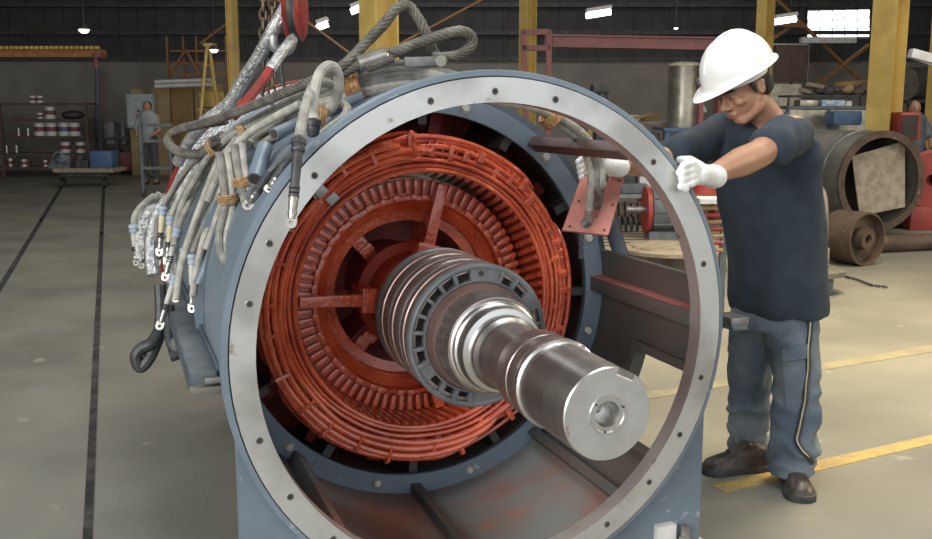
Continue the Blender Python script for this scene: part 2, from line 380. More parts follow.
# rear ring plate with its bolts
plate = ring([(YR, .642), (YR, .735), (YR+.022, .735), (YR+.022, .642)])
rr_ = obj('rear_ring', plate, M['blued'], gen)
rf = obj('ring_face', ring([(YR-.002, .644), (YR-.002, .712), (YR, .712), (YR, .644)]), M['blue'], rr_)
for k in range(12):
    p = pol(.676, 16+30*k-.3, YR-.002)
    b = obj('bolt', MB().lathe([(-.012, .0001), (-.012, .0125), (0, .0145), (0, .0001)], p, n=6, closed=False), M['tapew'], rr_, smooth=0)
    obj('washer', MB().lathe([(-.003, .0001), (-.003, .019), (0, .019), (0, .0001)], p, n=18, closed=False), M['steel'], rr_) if k < 300 else None
for a in (20, 52, 98, 160, 235, 285):
    obj('joint_mark', rbox(.655, .71, a, YR-.0028, YR-.001, .0022), M['rust_shade'], rr_, smooth=0)
# stator frame behind the rear ring
body = obj('stator_frame', ring([(YR+.02, .735), (YR+.06, .735), (YR+.065, .70), (3.34, .70), (3.345, .752), (3.38, .752), (3.385, .73), (4.70, .73), (4.70, .715), (YR+.02, .70)]), M['blue'], gen)
obj('rear_flange', ring([(4.70, .62), (4.70, .79), (4.75, .80), (4.76, .62)]), M['silver'], gen, label='foil-covered rear flange')
obj('flange_edge', ring([(4.699, .79), (4.697, .798), (4.75, .804), (4.75, .80)]), M['hookred'], gen, label='red painted rear edge')
obj('inner_wall', ring([(YR+.022, .700), (3.95, .700), (3.95, .695), (YR+.022, .695)], closed=True), M['primer'], gen)
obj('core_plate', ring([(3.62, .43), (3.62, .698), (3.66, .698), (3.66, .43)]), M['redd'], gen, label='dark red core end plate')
for k in range(12):
    obj('frame_rib', rbox(.60, .697, 268+30*k, YR+.03, 3.62, .03), M['primerd'], gen)
for k in range(16):
    obj('coil_support', rbox(.56, .655, 11+22.5*k, 3.36, 3.40, .05), M['redd'], gen, bev=.004)
# ---- red winding
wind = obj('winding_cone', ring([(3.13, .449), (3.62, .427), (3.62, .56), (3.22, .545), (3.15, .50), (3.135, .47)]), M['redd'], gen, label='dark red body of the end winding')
NC = 84
def skewbar(r0, y0, r1, y1, a0, a1, w, h):
    mb = MB(); P = [pol(r0+(r1-r0)*t, a0+(a1-a0)*t, y0+(y1-y0)*t) for t in (0, .33, .66, 1)]
    rings = []
    for i, p in enumerate(P):
        d = (P[min(i+1, 3)]-P[max(i-1, 0)]).normalized(); u = (p-Vector((CX, p.y, CZ))).normalized(); s = d.cross(u).normalized()
        rings.append([p+s*w/2+u*h/2, p-s*w/2+u*h/2, p-s*w/2-u*h/2, p+s*w/2-u*h/2])
    return mb.loft(rings)
def repeat(name, mk, n, m, parent, step, bev=0, smooth=35):
    # one mesh, turned about the machine axis
    first = obj(name, mk(), m, parent, bev=bev, smooth=smooth); org = Vector(origin(parent)); ctr = Vector((CX, 0, CZ))-Vector((org.x, 0, org.z))
    for k in range(1, n):
        o = first.copy(); C.objects.link(o); o.parent = parent
        R = Matrix.Rotation(-math.radians(step*k), 4, 'Y'); o.matrix_local = Matrix.Translation(ctr) @ R @ Matrix.Translation(-ctr)
    return first
repeat('coil_end', lambda: skewbar(.446, 3.132, .424, 3.60, 0, -17, .017, .016), NC, M['red'], gen, 360/NC)
repeat('coil_back', lambda: skewbar(.50, 3.15, .565, 3.50, 0, 14, .02, .018), NC, M['red'], gen, 360/NC)
random.seed(3)
def hoop(r, y, tr, a0=0, a1=360, wob=.004, seed=0, endr=0, n=8):
    pts = []; full = a1-a0 >= 360; k = int(abs(a1-a0)/3)
    for i in range(k if full else k+1):
        a = a0+(a1-a0)*i/k; s = noise.noise(Vector((math.cos(math.radians(a))*2.2, math.sin(math.radians(a))*2.2, seed*7.3)))
        s2 = noise.noise(Vector((math.cos(math.radians(a))*2.2, math.sin(math.radians(a))*2.2, seed*7.3+50)))
        e = 0
        if not full:
            d = min(a-a0, a1-a); e = -endr*max(0, 1-d/9.)**2
        pts.append(pol(r+wob*s*2+e, a, y+wob*s2*2-e*.4))
    return MB().tube(pts, tr, n, closed=full)
HO = [(.449, 3.118, .0085, 0, 360, .001, 0), (.466, 3.128, .0075, 0, 360, .003, 1), (.482, 3.122, .008, 0, 360, .004, 2)]
HO += [(.500, 3.10, .0105, 95, 318, .004, 3), (.521, 3.098, .0115, 88, 300, .004, 4), (.543, 3.10, .0115, 100, 290, .004, 5), (.562, 3.112, .011, 112, 282, .004, 6),
       (.503, 3.13, .009, 300, 462, .004, 7), (.523, 3.135, .010, 285, 455, .005, 8), (.545, 3.15, .009, -60, 72, .006, 9), (.566, 3.16, .009, -34, 26, .004, 10),
       (.562, 3.15, .009, 42, 100, .004, 11), (.548, 3.155, .009, 60, 135, .004, 12), (.578, 3.17, .008, 262, 322, .004, 13), (.578, 3.165, .008, 208, 262, .004, 14),
       (.530, 3.16, .010, 0, 360, .004, 15), (.552, 3.185, .010, 0, 360, .004, 16), (.512, 3.165, .010, 0, 360, .004, 17), (.575, 3.20, .009, 90, 200, .005, 18)]
for i, h in enumerate(HO):
    obj('winding_lead', hoop(h[0], h[1], h[2], h[3], h[4], h[5], i, .010, 8), M['red'], gen)
# cross-ties and blocks between the leads
random.seed(5)
for k in range(54):
    a = k*360/54+random.uniform(-1.5, 1.5); r0 = random.choice((.488, .494, .51)); 
    obj('spacer_block', rbox(r0, r0+random.uniform(.03, .055), a, 3.105+random.uniform(0, .02), 3.15, .014+random.uniform(0, .01)), M['red'], gen, bev=.003)
for k in range(15):
    a = 95+k*13.5+random.uniform(-2, 2)
    q = MB()
    rr = (.497, .555) if k % 2 else (.512, .57)
    ps = [pol(rr[0], a, 3.112), pol(rr[0]+.006, a, 3.087), pol(rr[1], a, 3.09), pol(rr[1]+.012, a, 3.11), pol(rr[1]+.006, a, 3.14), pol(rr[0], a, 3.14)]
    for dz in (-.5, 0, .5):
        q.tube([p+(pol(1, a+90, 0)-pol(0, 0, 0))*.007*dz for p in ps], .0028, 6, closed=True)
    obj('lashing', q, M['red'], gen)
for k in range(60):
    a = -75+k*2.75
    obj('lead_stub', rbox(.47, .54+.012*math.sin(k), a, 3.136, 3.152, .0085), M['red'], gen, bev=.002)
for r, a in ((.518, 133), (.565, 137), (.47, 131.5)):
    b = obj('clip', rbox(r, r+.03, a, 3.066 if r > .5 else 3.10, 3.09, .04), M['steel'], gen, bev=.002, label='unpainted metal tag')
# ---- legs, feet, rails, conduits
def leg_poly(a0, a1, xo, xi, zt):
    arc = [(.738*math.cos(math.radians(a0+(a1-a0)*i/14)), .738*math.sin(math.radians(a0+(a1-a0)*i/14))) for i in range(15)]
    return arc+[(xi, -.742), (xo, -.742), (xo, zt)]
obj('support_leg', MB().prism(leg_poly(197, 258, -.715, -.154, -.215), (CX, YF+.075, CZ), Vector((1, 0, 0)), UP, Vector((0, .06, 0))), M['blue'], gen)
obj('support_leg', MB().prism(leg_poly(343, 282, .745, .154, -.215), (CX, YF+.075, CZ), Vector((1, 0, 0)), UP, Vector((0, .06, 0))), M['blue'], gen)
for sx in (-1, 1):
    obj('support_leg', MB().box((CX+sx*.33, 4.3, .16), (.40, .08, .20)), M['blue'], gen)
ft = [(CX+.655, YF+.10, 0), (CX-.66, YF+.10, 0), (CX+.35, 4.3, 0), (CX-.35, 4.3, 0)]
for x, y, z in ft:
    f_ = obj('foot', MB().box((x, y, .035), (.22, .20, .07)), M['white'], gen, bev=.006, label='chipped pale grey foot block')
    obj('anchor_bolt', MB().lathe([(0, .001), (0, .022), (.035, .022), (.04, .015), (.07, .014), (.07, .001)], (x+.02, y-.05, .07), ax=UP, n=6, closed=False), M['lug'], f_, smooth=0)
    obj('clamp_block', MB().box((x-.045, y-.02, .10), (.07, .06, .10)), M['white'], f_, bev=.006)
# side rail (left) and its hanger ends, stub of the right one
def rail(x, y0, y1, z, w, h, m, lab=None):
    obj('side_rail', MB().box((x, (y0+y1)/2, z), (w, y1-y0, h)), M[m], gen, bev=.004, label=lab)
rail(.215, 2.76, 4.3, .695, .075, .05, 'grey', 'grey channel rail along the left side')
rail(.258, 2.78, 4.3, .69, .012, .09, 'blued'); rail(.278, 2.76, 4.3, .70, .03, .02, 'blued'); rail(.18, 2.76, 4.3, .69, .010, .06, 'blued')
obj('rail_end', MB().box((.235, 2.745, .672), (.12, .03, .022)), M['pipe'], gen, bev=.004)
obj('rail_end', MB().box((.25, 2.74, .70), (.07, .03, .015)), M['steel'], gen, bev=.004)
_s = aty(735, 321, 2.68); rail(_s.x-.02, 2.62, 2.95, _s.z-.012, .06, .014, 'grey'); obj('rail_end', MB().box((_s.x-.015, 2.68, _s.z+.008), (.07, .10, .028)), M['steel'], gen, bev=.004)
for i in range(20):
    obj('rail_rivet', MB().ell((.278, 2.79+i*.06, .712), .006, nu=8, nv=5), M['rust'], gen)
for a, b, r in ((aty(199, 284, 3.25), aty(238, 196, 3.25), .019), (aty(255, 179, 2.85), aty(265, 147, 2.95), .024), (aty(274, 134, 2.88), aty(302, 122, 2.95), .018),
                (aty(328, 112, 2.82), aty(362, 96, 2.82), .017)):
    q = MB(); d = (b-a).normalized()
    q.tube([a, b], r, 18); c_ = obj('conduit', q, M['blue'], gen)
    obj('conduit_mouth', MB().cyl(a-d*.002, a+d*.004, r*.8, n=16), M['rust_shade'], c_)
obj('conduit', MB().cyl(aty(652, 235, 3.4) if False else Vector((1.74, 3.10, .93)), Vector((1.70, 3.12, 1.06)), .028, n=16), M['blued'], gen)

# ================================================================ ROTOR
rot = thing('generator_rotor', 'polished steel shaft with slip rings and red slotted rotor inside the open generator housing', 'rotor', (CX, 2.6, CZ))
def sring(prof, n=72, closed=False): return MB().lathe(prof, (CX, 0, CZ), n=n, closed=closed)
RS = .1065; Y0 = 1.808
# drive end with keyway: cross-section polygon extruded
def shaft_section():
    P = []; kw, kd, ka = .046, .015, math.radians(64)
    n = 96; half = math.asin(kw/2/RS)
    for i in range(n):
        t = 2*PI*i/n
        if abs((t-ka+PI) % (2*PI)-PI) > half: P.append((t, RS))
    P2 = [(RS*math.cos(t), RS*math.sin(t), t) for t, r in P]
    u = Vector((math.cos(ka), math.sin(ka))); s = Vector((-math.sin(ka), math.cos(ka))); d0 = RS*math.cos(half)
    slot = [u*d0-s*kw/2, u*(d0-kd)-s*kw/2, u*(d0-kd)+s*kw/2, u*d0+s*kw/2]
    idx = max(i for i, q in enumerate(P2) if q[2] < ka)
    out = [(q[0], q[1]) for q in P2[:idx+1]]+[(v.x, v.y) for v in slot]+[(q[0], q[1]) for q in P2[idx+1:]]
    return out
sec = shaft_section(); ns = len(sec); mb = MB()
rings = [[Vector((CX+x*k, y, CZ+z*k)) for x, z in sec] for k, y in ((.975, Y0), (1, Y0+.0035), (1, Y0+.245))]
mb.loft(rings, caps=False)
drive = obj('shaft_drive_end', mb, M['shaft'], rot, smooth=28)
e = MB(); outer = [Vector((CX+x*.975, Y0, CZ+z*.975)) for x, z in sec]
mid = []
_h = math.asin(.023/RS); _k = math.radians(64)
for x, z in sec:
    t = math.atan2(z, x) % (2*PI)
    if abs(t-_k) < .54: t = _k+(.54 if t > _k else -.54)
    mid.append(t)
r1 = [Vector((CX+.046*math.cos(t), Y0, CZ+.046*math.sin(t))) for t in mid]
e.loft([outer, r1], caps=False)
obj('shaft_end_face', e, M['shaftend'], rot, smooth=0, label='flat bare steel shaft end')
obj('centre_bore', MB().lathe([(Y0, .046), (Y0-.003, .045), (Y0-.003, .041), (Y0+.001, .039), (Y0+.001, .030), (Y0+.012, .026), (Y0+.05, .024), (Y0+.05, .012), (Y0+.07, .001)], (CX, 0, CZ), n=40, closed=False), M['shaft'], rot)
for a in (20, 140, 260):
    p = pol(.0395, a, Y0-.0035); obj('tapped_hole', MB().cyl(p, p+Vector((0, .002, 0)), .0028, n=8), M['rust_shade'], rot)
obj('shaft_shoulder', sring([(Y0+.243, .09), (Y0+.243, .108), (Y0+.247, .1125), (Y0+.272, .1125), (Y0+.276, .110), (Y0+.276, .09)]), M['shaft'], rot, label='bright shoulder band')
obj('stained_collar', sring([(Y0+.276, .109), (Y0+.315, .109), (Y0+.317, .107), (Y0+.321, .107), (Y0+.323, .109), (Y0+.385, .109), (Y0+.39, .106), (Y0+.39, .08)]), M['shaftd'], rot, label='rust-stained collar of the shaft')
obj('shaft_neck', sring([(Y0+.39, .091), (Y0+.54, .091), (Y0+.555, .094), (Y0+.565, .102), (Y0+.572, .104), (Y0+.60, .104), (Y0+.604, .118), (Y0+.61, .121), (Y0+.64, .123), (Y0+.645, .128), (Y0+.66, .130), (Y0+.665, .138)]), M['shaft'], rot, label='polished shaft neck')
obj('key', MB().box((CX+.10*math.cos(1.0), Y0+.262, CZ+.10*math.sin(1.0)), (.02, .05, .02)), M['shaft'], rot)
YS = 2.60
obj('step_ring', sring([(YS-.13, .136), (YS-.128, .141), (YS-.075, .146), (YS-.04, .149), (YS-.038, .13)]), M['shaftd'], rot)
obj('insulating_collar', sring([(YS-.042, .149), (YS-.040, .156), (YS-.02, .161), (YS+.01, .163), (YS+.03, .164)]), M['brown'], rot)
# front casting with its windows
cast = obj('slip_ring_flange', MB().lathe([(YS, .164), (YS, .170), (YS+.012, .170), (YS+.035, .169), (YS+.035, .164)], (CX, 0, CZ), n=72), M['slipg'], rot)
obj('flange_rim', sring([(YS, .200), (YS-.003, .208), (YS, .214), (YS+.006, .217), (YS+.02, .217), (YS+.02, .20)], closed=True), M['slipg'], cast)
wa = [78, 60] ; bars = list(range(0, 360, 15))
solid = [(61, 98), (262, 290), (20, 30), (205, 216)]
for a in range(24):
    A = a*15.0
    insol = any(s0 <= A <= s1 for s0, s1 in solid)
    if insol:
        obj('web', MB().lathe([(YS+.001, .169), (YS+.001, .202), (YS+.02, .202), (YS+.02, .169)], (CX, 0, CZ), a0=A-7.6, a1=A+7.6, n=5), M['slipg'], cast)
    else: obj('web', rbox(.169, .204, A+7.5, YS-.002, YS+.035, .011), M['slipg'], cast, bev=.0015)
for A in (68, 88): p = pol(.188, A, YS-.0005); obj('vent_hole', MB().cyl(p, p+Vector((0, .003, 0)), .0085, n=16), M['rust_shade'], cast)
obj('flange_recess', sring([(YS+.034, .165), (YS+.034, .205), (YS+.04, .205), (YS+.04, .165)], closed=True), M['rust_shade'], cast)  # near-black ring; shade behind the flange windows put into its colour
y = YS+.02
bands = [('slip', .085, .2135), ('groove', .032, .203), ('slip', .085, .2135), ('groove', .032, .203), ('slip', .085, .2135), ('groove', .012, .206), ('end', .022, .216)]
for kind, dy, r in bands:
    if kind == 'slip':
        sr = obj('slip_ring', sring([(y, .19), (y, r-.004), (y+.006, r), (y+dy*.42, r), (y+dy*.44, r-.0035), (y+dy*.56, r-.0035), (y+dy*.58, r), (y+dy-.006, r), (y+dy, r-.004), (y+dy, .19)], n=96), M['slip'], rot)
        obj('ring_edge', sring([(y+dy-.004, r-.003), (y+dy-.001, r+.001), (y+dy+.004, r), (y+dy+.004, r-.006)], n=96), M['slipg'], sr)
    elif kind == 'groove': obj('ring_groove', sring([(y, r), (y+dy, r)], n=96), M['slipg'], rot, label='grey insulating groove')
    else: obj('end_ring', sring([(y, .19), (y, r-.003), (y+.003, r), (y+dy, r), (y+dy, .12)], n=96), M['slipg'], rot)
    y += dy
# red rotor body
obj('rotor_rim', sring([(3.34, .424), (3.30, .424), (3.298, .362), (3.272, .360), (3.268, .346), (3.30, .342), (3.325, .312), (3.33, .303), (3.36, .300), (3.365, .264), (3.60, .262), (3.60, .42)], n=96, closed=True), M['red'], rot, label='red rotor rim')
def fin():
    q = rbox(.366, .421, 0, 3.262, 3.31, .0165, .0185); return q
repeat('rotor_tooth', fin, 78, M['red'], rot, 360/78, bev=.005)
random.seed(11)
for k in range(40):
    a = k*9+random.uniform(-2, 2); obj('rim_weld', rbox(.345, .366, a, 3.262, 3.275, .030+random.uniform(-.01, .01)), M['red'], rot, bev=.004)
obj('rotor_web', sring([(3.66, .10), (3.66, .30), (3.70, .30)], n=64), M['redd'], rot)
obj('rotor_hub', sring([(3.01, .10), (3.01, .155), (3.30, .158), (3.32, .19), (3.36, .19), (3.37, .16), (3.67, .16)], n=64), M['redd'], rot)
for a in (178, 76, -78, -8):
    arm = obj('spider_arm', rbox(.14, .415, a, 3.215, 3.262, .044, .036), M['red'], rot, bev=.004)
    obj('arm_flange', rbox(.14, .30, a+2.2 if a > 100 else a-2, 3.262, 3.44, .014), M['red'], rot)
    obj('arm_bracket', rbox(.15, .20, a, 3.20, 3.36, .085), M['red'], rot, bev=.004)
for a in (131, 231, -33):
    st = obj('rotor_bracket', rbox(.175, .268, a, 3.40, 3.43, .05), M['red'], rot, bev=.004)
    obj('bracket_step', rbox(.195, .225, a, 3.375, 3.43, .052), M['red'], st, bev=.003)
    obj('bracket_web', rbox(.16, .262, a-6, 3.43, 3.66, .016), M['redd'], rot)
rot.location.z -= .011
# ================================================================ CABLES
def disc_plate(mb, c, d, nrm, w, l, t, hr):      # lug tongue with a hole, rounded end
    s = d.cross(nrm).normalized(); n = 20; top = []; 
    for side in (-.5, .5):
        o_ = c+nrm*t*side
        for i in range(n): a = 2*PI*i/n; top.append(o_+(d*math.cos(a)+s*math.sin(a))*hr)
        for i in range(n):
            a = 2*PI*i/n; u, q = math.cos(a), math.sin(a)
            if u < 0: k = 1/max(abs(u), abs(q)); top.append(o_+d*u*k*(l/2)+s*q*k*w/2)
            else: top.append(o_+(d*u+s*q)*w/2)
    fs = []
    for i in range(n):
        j = (i+1) % n
        fs += [(i, j, n+j, n+i), (2*n+i, 3*n+i, 3*n+j, 2*n+j), (i, 2*n+i, 2*n+j, j), (n+i, n+j, 3*n+j, 3*n+i)]
    return mb.add(top, fs)
def add_lug(t, p, d, r, style='white', L=1.0):
    d = d.normalized(); nrm = (-G - d*(-G).dot(d)).normalized(); q = p
    if style != 'bare':
        obj('rubber_collar', MB().lathe([(0, r*.9), (.004, r*1.5), (.016, r*1.6), (.018, r*1.35), (.026, r*1.35), (.03, r*1.5), (.036, r*1.4), (.038, r*.9)], q, ax=d, e=d.orthogonal().normalized(), n=16, closed=False), M['boot' if style != 'black' else 'blk'], t)
        q = q+d*.034
    sm = {'white': 'tapew', 'yellow': 'tapey', 'black': 'blk', 'bare': 'blk'}[style]
    obj('tape_sleeve', MB().tube([q, q+d*.03*L, q+d*.035*L, q+d*.075*L], 1, 12, rv=[r*1.02, r*1.05, r*.98, r*.9]), M[sm], t); q = q+d*.073*L
    mb = MB()
    for k in range(3): mb.cyl(q+d*.009*k*L, q+d*(.009*k+.006)*L, r*1.08, n=12)
    obj('black_band', mb, M['blk'], t); q = q+d*.024*L
    obj('crimp_barrel', MB().tube([q, q+d*.018*L, q+d*.022*L, q+d*.032*L, q+d*.044*L], 1, 12, rv=[r*.95, r*.95, r*.8, r*.95, r*.7]), M['lug'], t); q = q+d*.040*L
    mb = MB(); disc_plate(mb, q+d*.016, d, nrm, .028, .036, .005, .0055); obj('lug', mb, M['lug'], t, smooth=0)
def cable(label, pts, r=.0115, style=None, m='cable', L=1.0, group=None, name='power_cable', cat='cable', ydef=None, k=6):
    if m == 'cable': m = ('cable', 'cable2', 'cable3')[len(pts+[0]*len(label)) % 3]
    P = [aty(*p) if not isinstance(p, Vector) else p for p in pts]
    path = spline(P, k); t = thing(name, label, cat, path[0], group)
    obj('jacket', MB().tube(path, r, 10), M[m], t)
    if style: add_lug(t, path[-1], path[-1]-path[-2], r, style, L)
    return t, path
def wrap(t, name, p, d, R, m, n=5, w=.004, gap=.007):
    d = d.normalized(); mb = MB(); x = d.orthogonal().normalized(); y = d.cross(x)
    for i in range(n):
        c = p+d*gap*(i-n/2); mb.tube([c+(x*math.cos(a)+y*math.sin(a))*R*random.uniform(.96, 1.05) for a in [2*PI*j/14 for j in range(14)]], w, 5, closed=True)
    return obj(name, mb, M[m], t)
random.seed(21)
# trunk: eight leads run over the top of the frame and fan out to lugs at the rear left
ends = [
 ('grey braided cable with yellow sleeve, outermost of the fan hanging at rear left', [(186, 170, 3.9), (171, 192, 3.9), (163, 206, 3.88)], (161, 232), 'yellow', .95),
 ('grey braided cable with yellow sleeve, second from the outside of the hanging fan', [(192, 176, 3.85), (178, 200, 3.82), (171, 216, 3.8)], (169, 240), 'yellow', .9),
 ('grey braided cable ending in a ribbed white sleeve beside the two yellow-sleeved ones', [(200, 182, 3.75), (186, 210, 3.7), (178, 228, 3.68)], (171, 255), 'white', 1.0),
 ('grey braided cable whose tinned lug hangs lowest above the side rail', [(208, 185, 3.65), (193, 225, 3.6), (176, 275, 3.5)], (168, 300), 'white', 1.0),
 ('grey braided cable with short collar hanging behind the lowest lug', [(214, 180, 3.75), (200, 215, 3.7), (185, 248, 3.62)], (181, 270), 'white', 1.0),
 ('innermost grey braided cable of the fan with straight white sleeve over the rail', [(228, 176, 3.5), (209, 214, 3.45), (192, 254, 3.4)], (192, 280), 'white', 1.0),
]
for k, (lab, fan, tip, st, L) in enumerate(ends):
    o = k*4.9
    tr = [(470, 80+o*.4, 2.72), (440, 70+o*.7, 2.75), (407, 63+o, 2.8), (362, 70+o*1.02, 2.85), (330, 83+o, 2.95), (292, 99+o*1.1, 3.1), (255, 119+o*1.0, 3.35), (225, 136+o*.8, 3.5)]
    fy = fan[0][2]; t, path = cable(lab, tr+fan, 0.0112, None, group=None)
    a = path[-1]; b = aty(tip[0], tip[1], fan[-1][2]-.02); add_lug(t, a, b-a, .0118, st, L)
    if k == 0: wrap(t, 'twine_binding', aty(215, 146, 3.5), aty(235, 130, 3.4)-aty(215, 146, 3.5), .030, 'twine', 4)
    if k == 1:
        wrap(t, 'foil_binding', aty(357, 84, 2.86), aty(372, 80, 2.84)-aty(350, 86, 2.88), .048, 'brass', 9, .004, .0055)
        wrap(t, 'twine_binding', aty(243, 133, 3.4), Vector((1, 0, .5)), .028, 'twine', 3)
# more of the trunk, ending among the others
for lab, pts in (
 ('grey cable sagging behind the fan, nearest the rear flange', [(250, 128, 3.7), (222, 146, 3.8), (196, 176, 4.0), (182, 206, 4.05), (176, 236, 4.0)]),
 ('grey cable curving down in the middle of the fan against the housing', [(262, 124, 3.5), (232, 150, 3.6), (216, 178, 3.65), (200, 208, 3.62), (190, 240, 3.6)]),
 ('short grey cable drooping behind the innermost fan cable', [(268, 128, 3.4), (240, 152, 3.45), (226, 186, 3.5), (212, 214, 3.5), (203, 240, 3.48), (198, 270, 3.45), (194, 292, 3.42)]),
 ('grey cable lying flat over the housing above the loose conduit', [(345, 97, 2.9), (310, 108, 3.0), (280, 122, 3.15), (246, 141, 3.3), (230, 150, 3.35)]),
 ('grey cable lowest in the trunk beside the grey-blue conduits', [(352, 92, 2.88), (315, 115, 2.98), (285, 131, 3.1), (256, 146, 3.2)]),
 ): cable(lab, pts, .0115)
for lab, pts in (
 ('grey cable of the fan passing just inside the two yellow-sleeved ones', [(232, 136, 3.4), (212, 152, 3.55), (196, 178, 3.7), (184, 200, 3.72), (177, 222, 3.7), (174, 246, 3.65)]),
 ('grey cable of the fan bending down toward the white sleeve over the rail', [(240, 138, 3.35), (222, 158, 3.4), (210, 186, 3.45), (199, 216, 3.45), (190, 244, 3.42), (185, 262, 3.4)]),
 ('grey cable of the fan nearest the long slanting conduit', [(246, 142, 3.25), (234, 160, 3.3), (224, 184, 3.35), (212, 216, 3.36), (202, 246, 3.34), (196, 275, 3.30), (193, 296, 3.28)]),
 ('half-hidden grey cable between the yellow sleeves and the foil-wrapped leads', [(222, 134, 3.7), (200, 152, 3.9), (180, 180, 4.05), (166, 204, 4.1), (158, 222, 4.1), (156, 240, 4.1)]),
 ): cable(lab, pts, .0125)
for lab, pts in (
 ('grey cable drooping lowest of the fan over the side rail', [(236, 140, 3.3), (217, 166, 3.4), (203, 200, 3.45), (190, 236, 3.42), (180, 270, 3.38), (176, 300, 3.35)]),
 ('grey cable running beside the innermost white-sleeved one', [(250, 140, 3.2), (237, 164, 3.25), (226, 192, 3.3), (215, 224, 3.32), (206, 250, 3.3)]),
 ('upper grey cable arching over the twine-tied pairs', [(300, 104, 3.0), (270, 120, 3.1), (248, 134, 3.15), (228, 156, 3.2), (216, 180, 3.25), (208, 200, 3.3)]),
 ): cable(lab, pts, .0125)
# twin leads hanging down the housing, tied with twine
tw = [('left lead of the outer twine-tied pair hanging on the housing', [(219, 153, 3.05), (222, 175, 3.02), (225, 205, 3.0), (219, 236, 2.95), (222, 256, 2.85), (235, 270, 2.75)]),
      ('right lead of the outer twine-tied pair hanging on the housing', [(227, 153, 3.05), (231, 178, 3.02), (232, 208, 3.0), (226, 238, 2.95), (229, 254, 2.85), (238, 262, 2.75)]),
      ('left lead of the inner twine-tied pair hanging beside the conduit', [(234, 145, 3.05), (237, 165, 3.02), (242, 190, 2.98), (248, 212, 2.9), (254, 232, 2.8)]),
      ('right lead of the inner twine-tied pair hanging beside the conduit', [(242, 144, 3.05), (244, 168, 3.02), (249, 190, 2.98), (257, 212, 2.9), (262, 226, 2.8)])]
for i, (lab, pts) in enumerate(tw):
    t, path = cable(lab, pts, .0125)
    if i == 0: wrap(t, 'twine_binding', aty(228, 200, 3.0), Vector((.1, 0, -1)), .030, 'twine', 4); obj('red_tip', MB().cyl(path[-1], path[-1]+(path[-1]-path[-2]).normalized()*.02, .0127), M['red'], t)
    if i == 2: wrap(t, 'twine_binding', aty(244, 182, 3.0), Vector((.2, 0, -1)), .030, 'twine', 4)
# looped leads in front, with lugs over the ring
t, p_ = cable('thick grey cable making an upright loop above the ring and ending in a collar', [(318, 118, 2.72), (331, 108, 2.72), (338, 92, 2.7), (338, 74, 2.68), (331, 66, 2.66), (322, 70, 2.64), (316, 84, 2.62), (313, 104, 2.6), (313, 120, 2.58)], .0145, k=8)
obj('ribbed_boot', MB().lathe([(0, .013), (0, .022), (.012, .023), (.014, .018), (.022, .02), (.03, .017), (.04, .016), (.045, .01)], p_[-1], ax=Vector((0, 0, -1)), closed=False, n=16), M['blk'], t)
wrap(t, 'twine_binding', aty(320, 116, 2.72), Vector((1, 0, -.2)), .026, 'twine', 5); obj('tape_sleeve', MB().cyl(p_[-4]+Vector((0, 0, 0)), p_[-1], .0152), M['tapew'], t)
t, p_ = cable('grey cable with black sleeve and lug hanging down across the white ring face', [(330, 84, 2.78), (317, 82, 2.7), (308, 98, 2.58), (303, 118, 2.48), (299, 138, 2.43)], .0135)
add_lug(t, p_[-1], aty(297, 160, 2.41)-p_[-1], .0125, 'black', 1.25)
cable('tan cable bent in a short loop just behind the ring edge', [(318, 104, 2.78), (334, 101, 2.75), (347, 108, 2.72), (343, 118, 2.70), (330, 128, 2.68), (318, 138, 2.66)], .013)
for lab, pts, tip in (('short black cable ending in a tinned lug beside the conduit, lower of two', [(292, 153, 2.72), (280, 163, 2.68), (268, 175, 2.64)], (258, 190)),
                 ('short black cable ending in a tinned lug beside the conduit, upper of two', [(298, 150, 2.66), (290, 158, 2.62), (284, 166, 2.60)], (279, 174))):
    t, p_ = cable(lab, pts, .012, None, 'blk'); add_lug(t, p_[-1], aty(tip[0], tip[1], pts[-1][2]-.03)-p_[-1], .0125, 'bare', .75)
# right: leads run inside the opening to the pink terminal plate
tp = thing('terminal_plate', 'pink primed steel terminal plate hanging from grey cables inside the ring opening', 'plate', aty(595, 205, 2.95))
Pc = [aty(583.4, 172, 3.02), aty(625, 177, 3.02), aty(608.4, 235, 2.90), aty(562.7, 230, 2.90)]; nn = (Pc[1]-Pc[0]).cross(Pc[3]-Pc[0]).normalized()
nn = nn if nn.y > 0 else -nn
obj('plate', MB().add(Pc+[p+nn*.009 for p in Pc], [(0, 1, 2, 3), (7, 6, 5, 4), (0, 4, 5, 1), (1, 5, 6, 2), (2, 6, 7, 3), (3, 7, 4, 0)]), M['pink'], tp, smooth=0)
def onp(u, v): return Pc[0].lerp(Pc[1], u).lerp(Pc[3].lerp(Pc[2], u), v)
for u, v in ((.12, .93), (.88, .93), (.9, .08), (.13, .5), (.9, .5), (.62, .72), (.62, .55)):
    c_ = onp(u, v)-nn*.0006; obj('plate_hole', MB().cyl(c_, c_+nn*.002, .005 if u != .62 else .003, n=10), M['rust_shade'], tp)
for u, v in ((.50, .12), (.50, .30), (.52, .42), (.54, .54), (.42, .86)):
    c_ = onp(u, v); b = obj('terminal_bolt', MB().cyl(c_-nn*.03, c_, .011, n=6), M['steel'], tp, smooth=0)
    obj('washer', MB().cyl(c_-nn*.006, c_, .018, n=14), M['lug'], tp)
obj('threaded_stud', MB().tube([onp(.45, .98)+nn*.02+Vector((0, 0, -.012*i)) for i in range(8)], 1, 8, rv=[.007, .010]*4), M['dark'], tp)
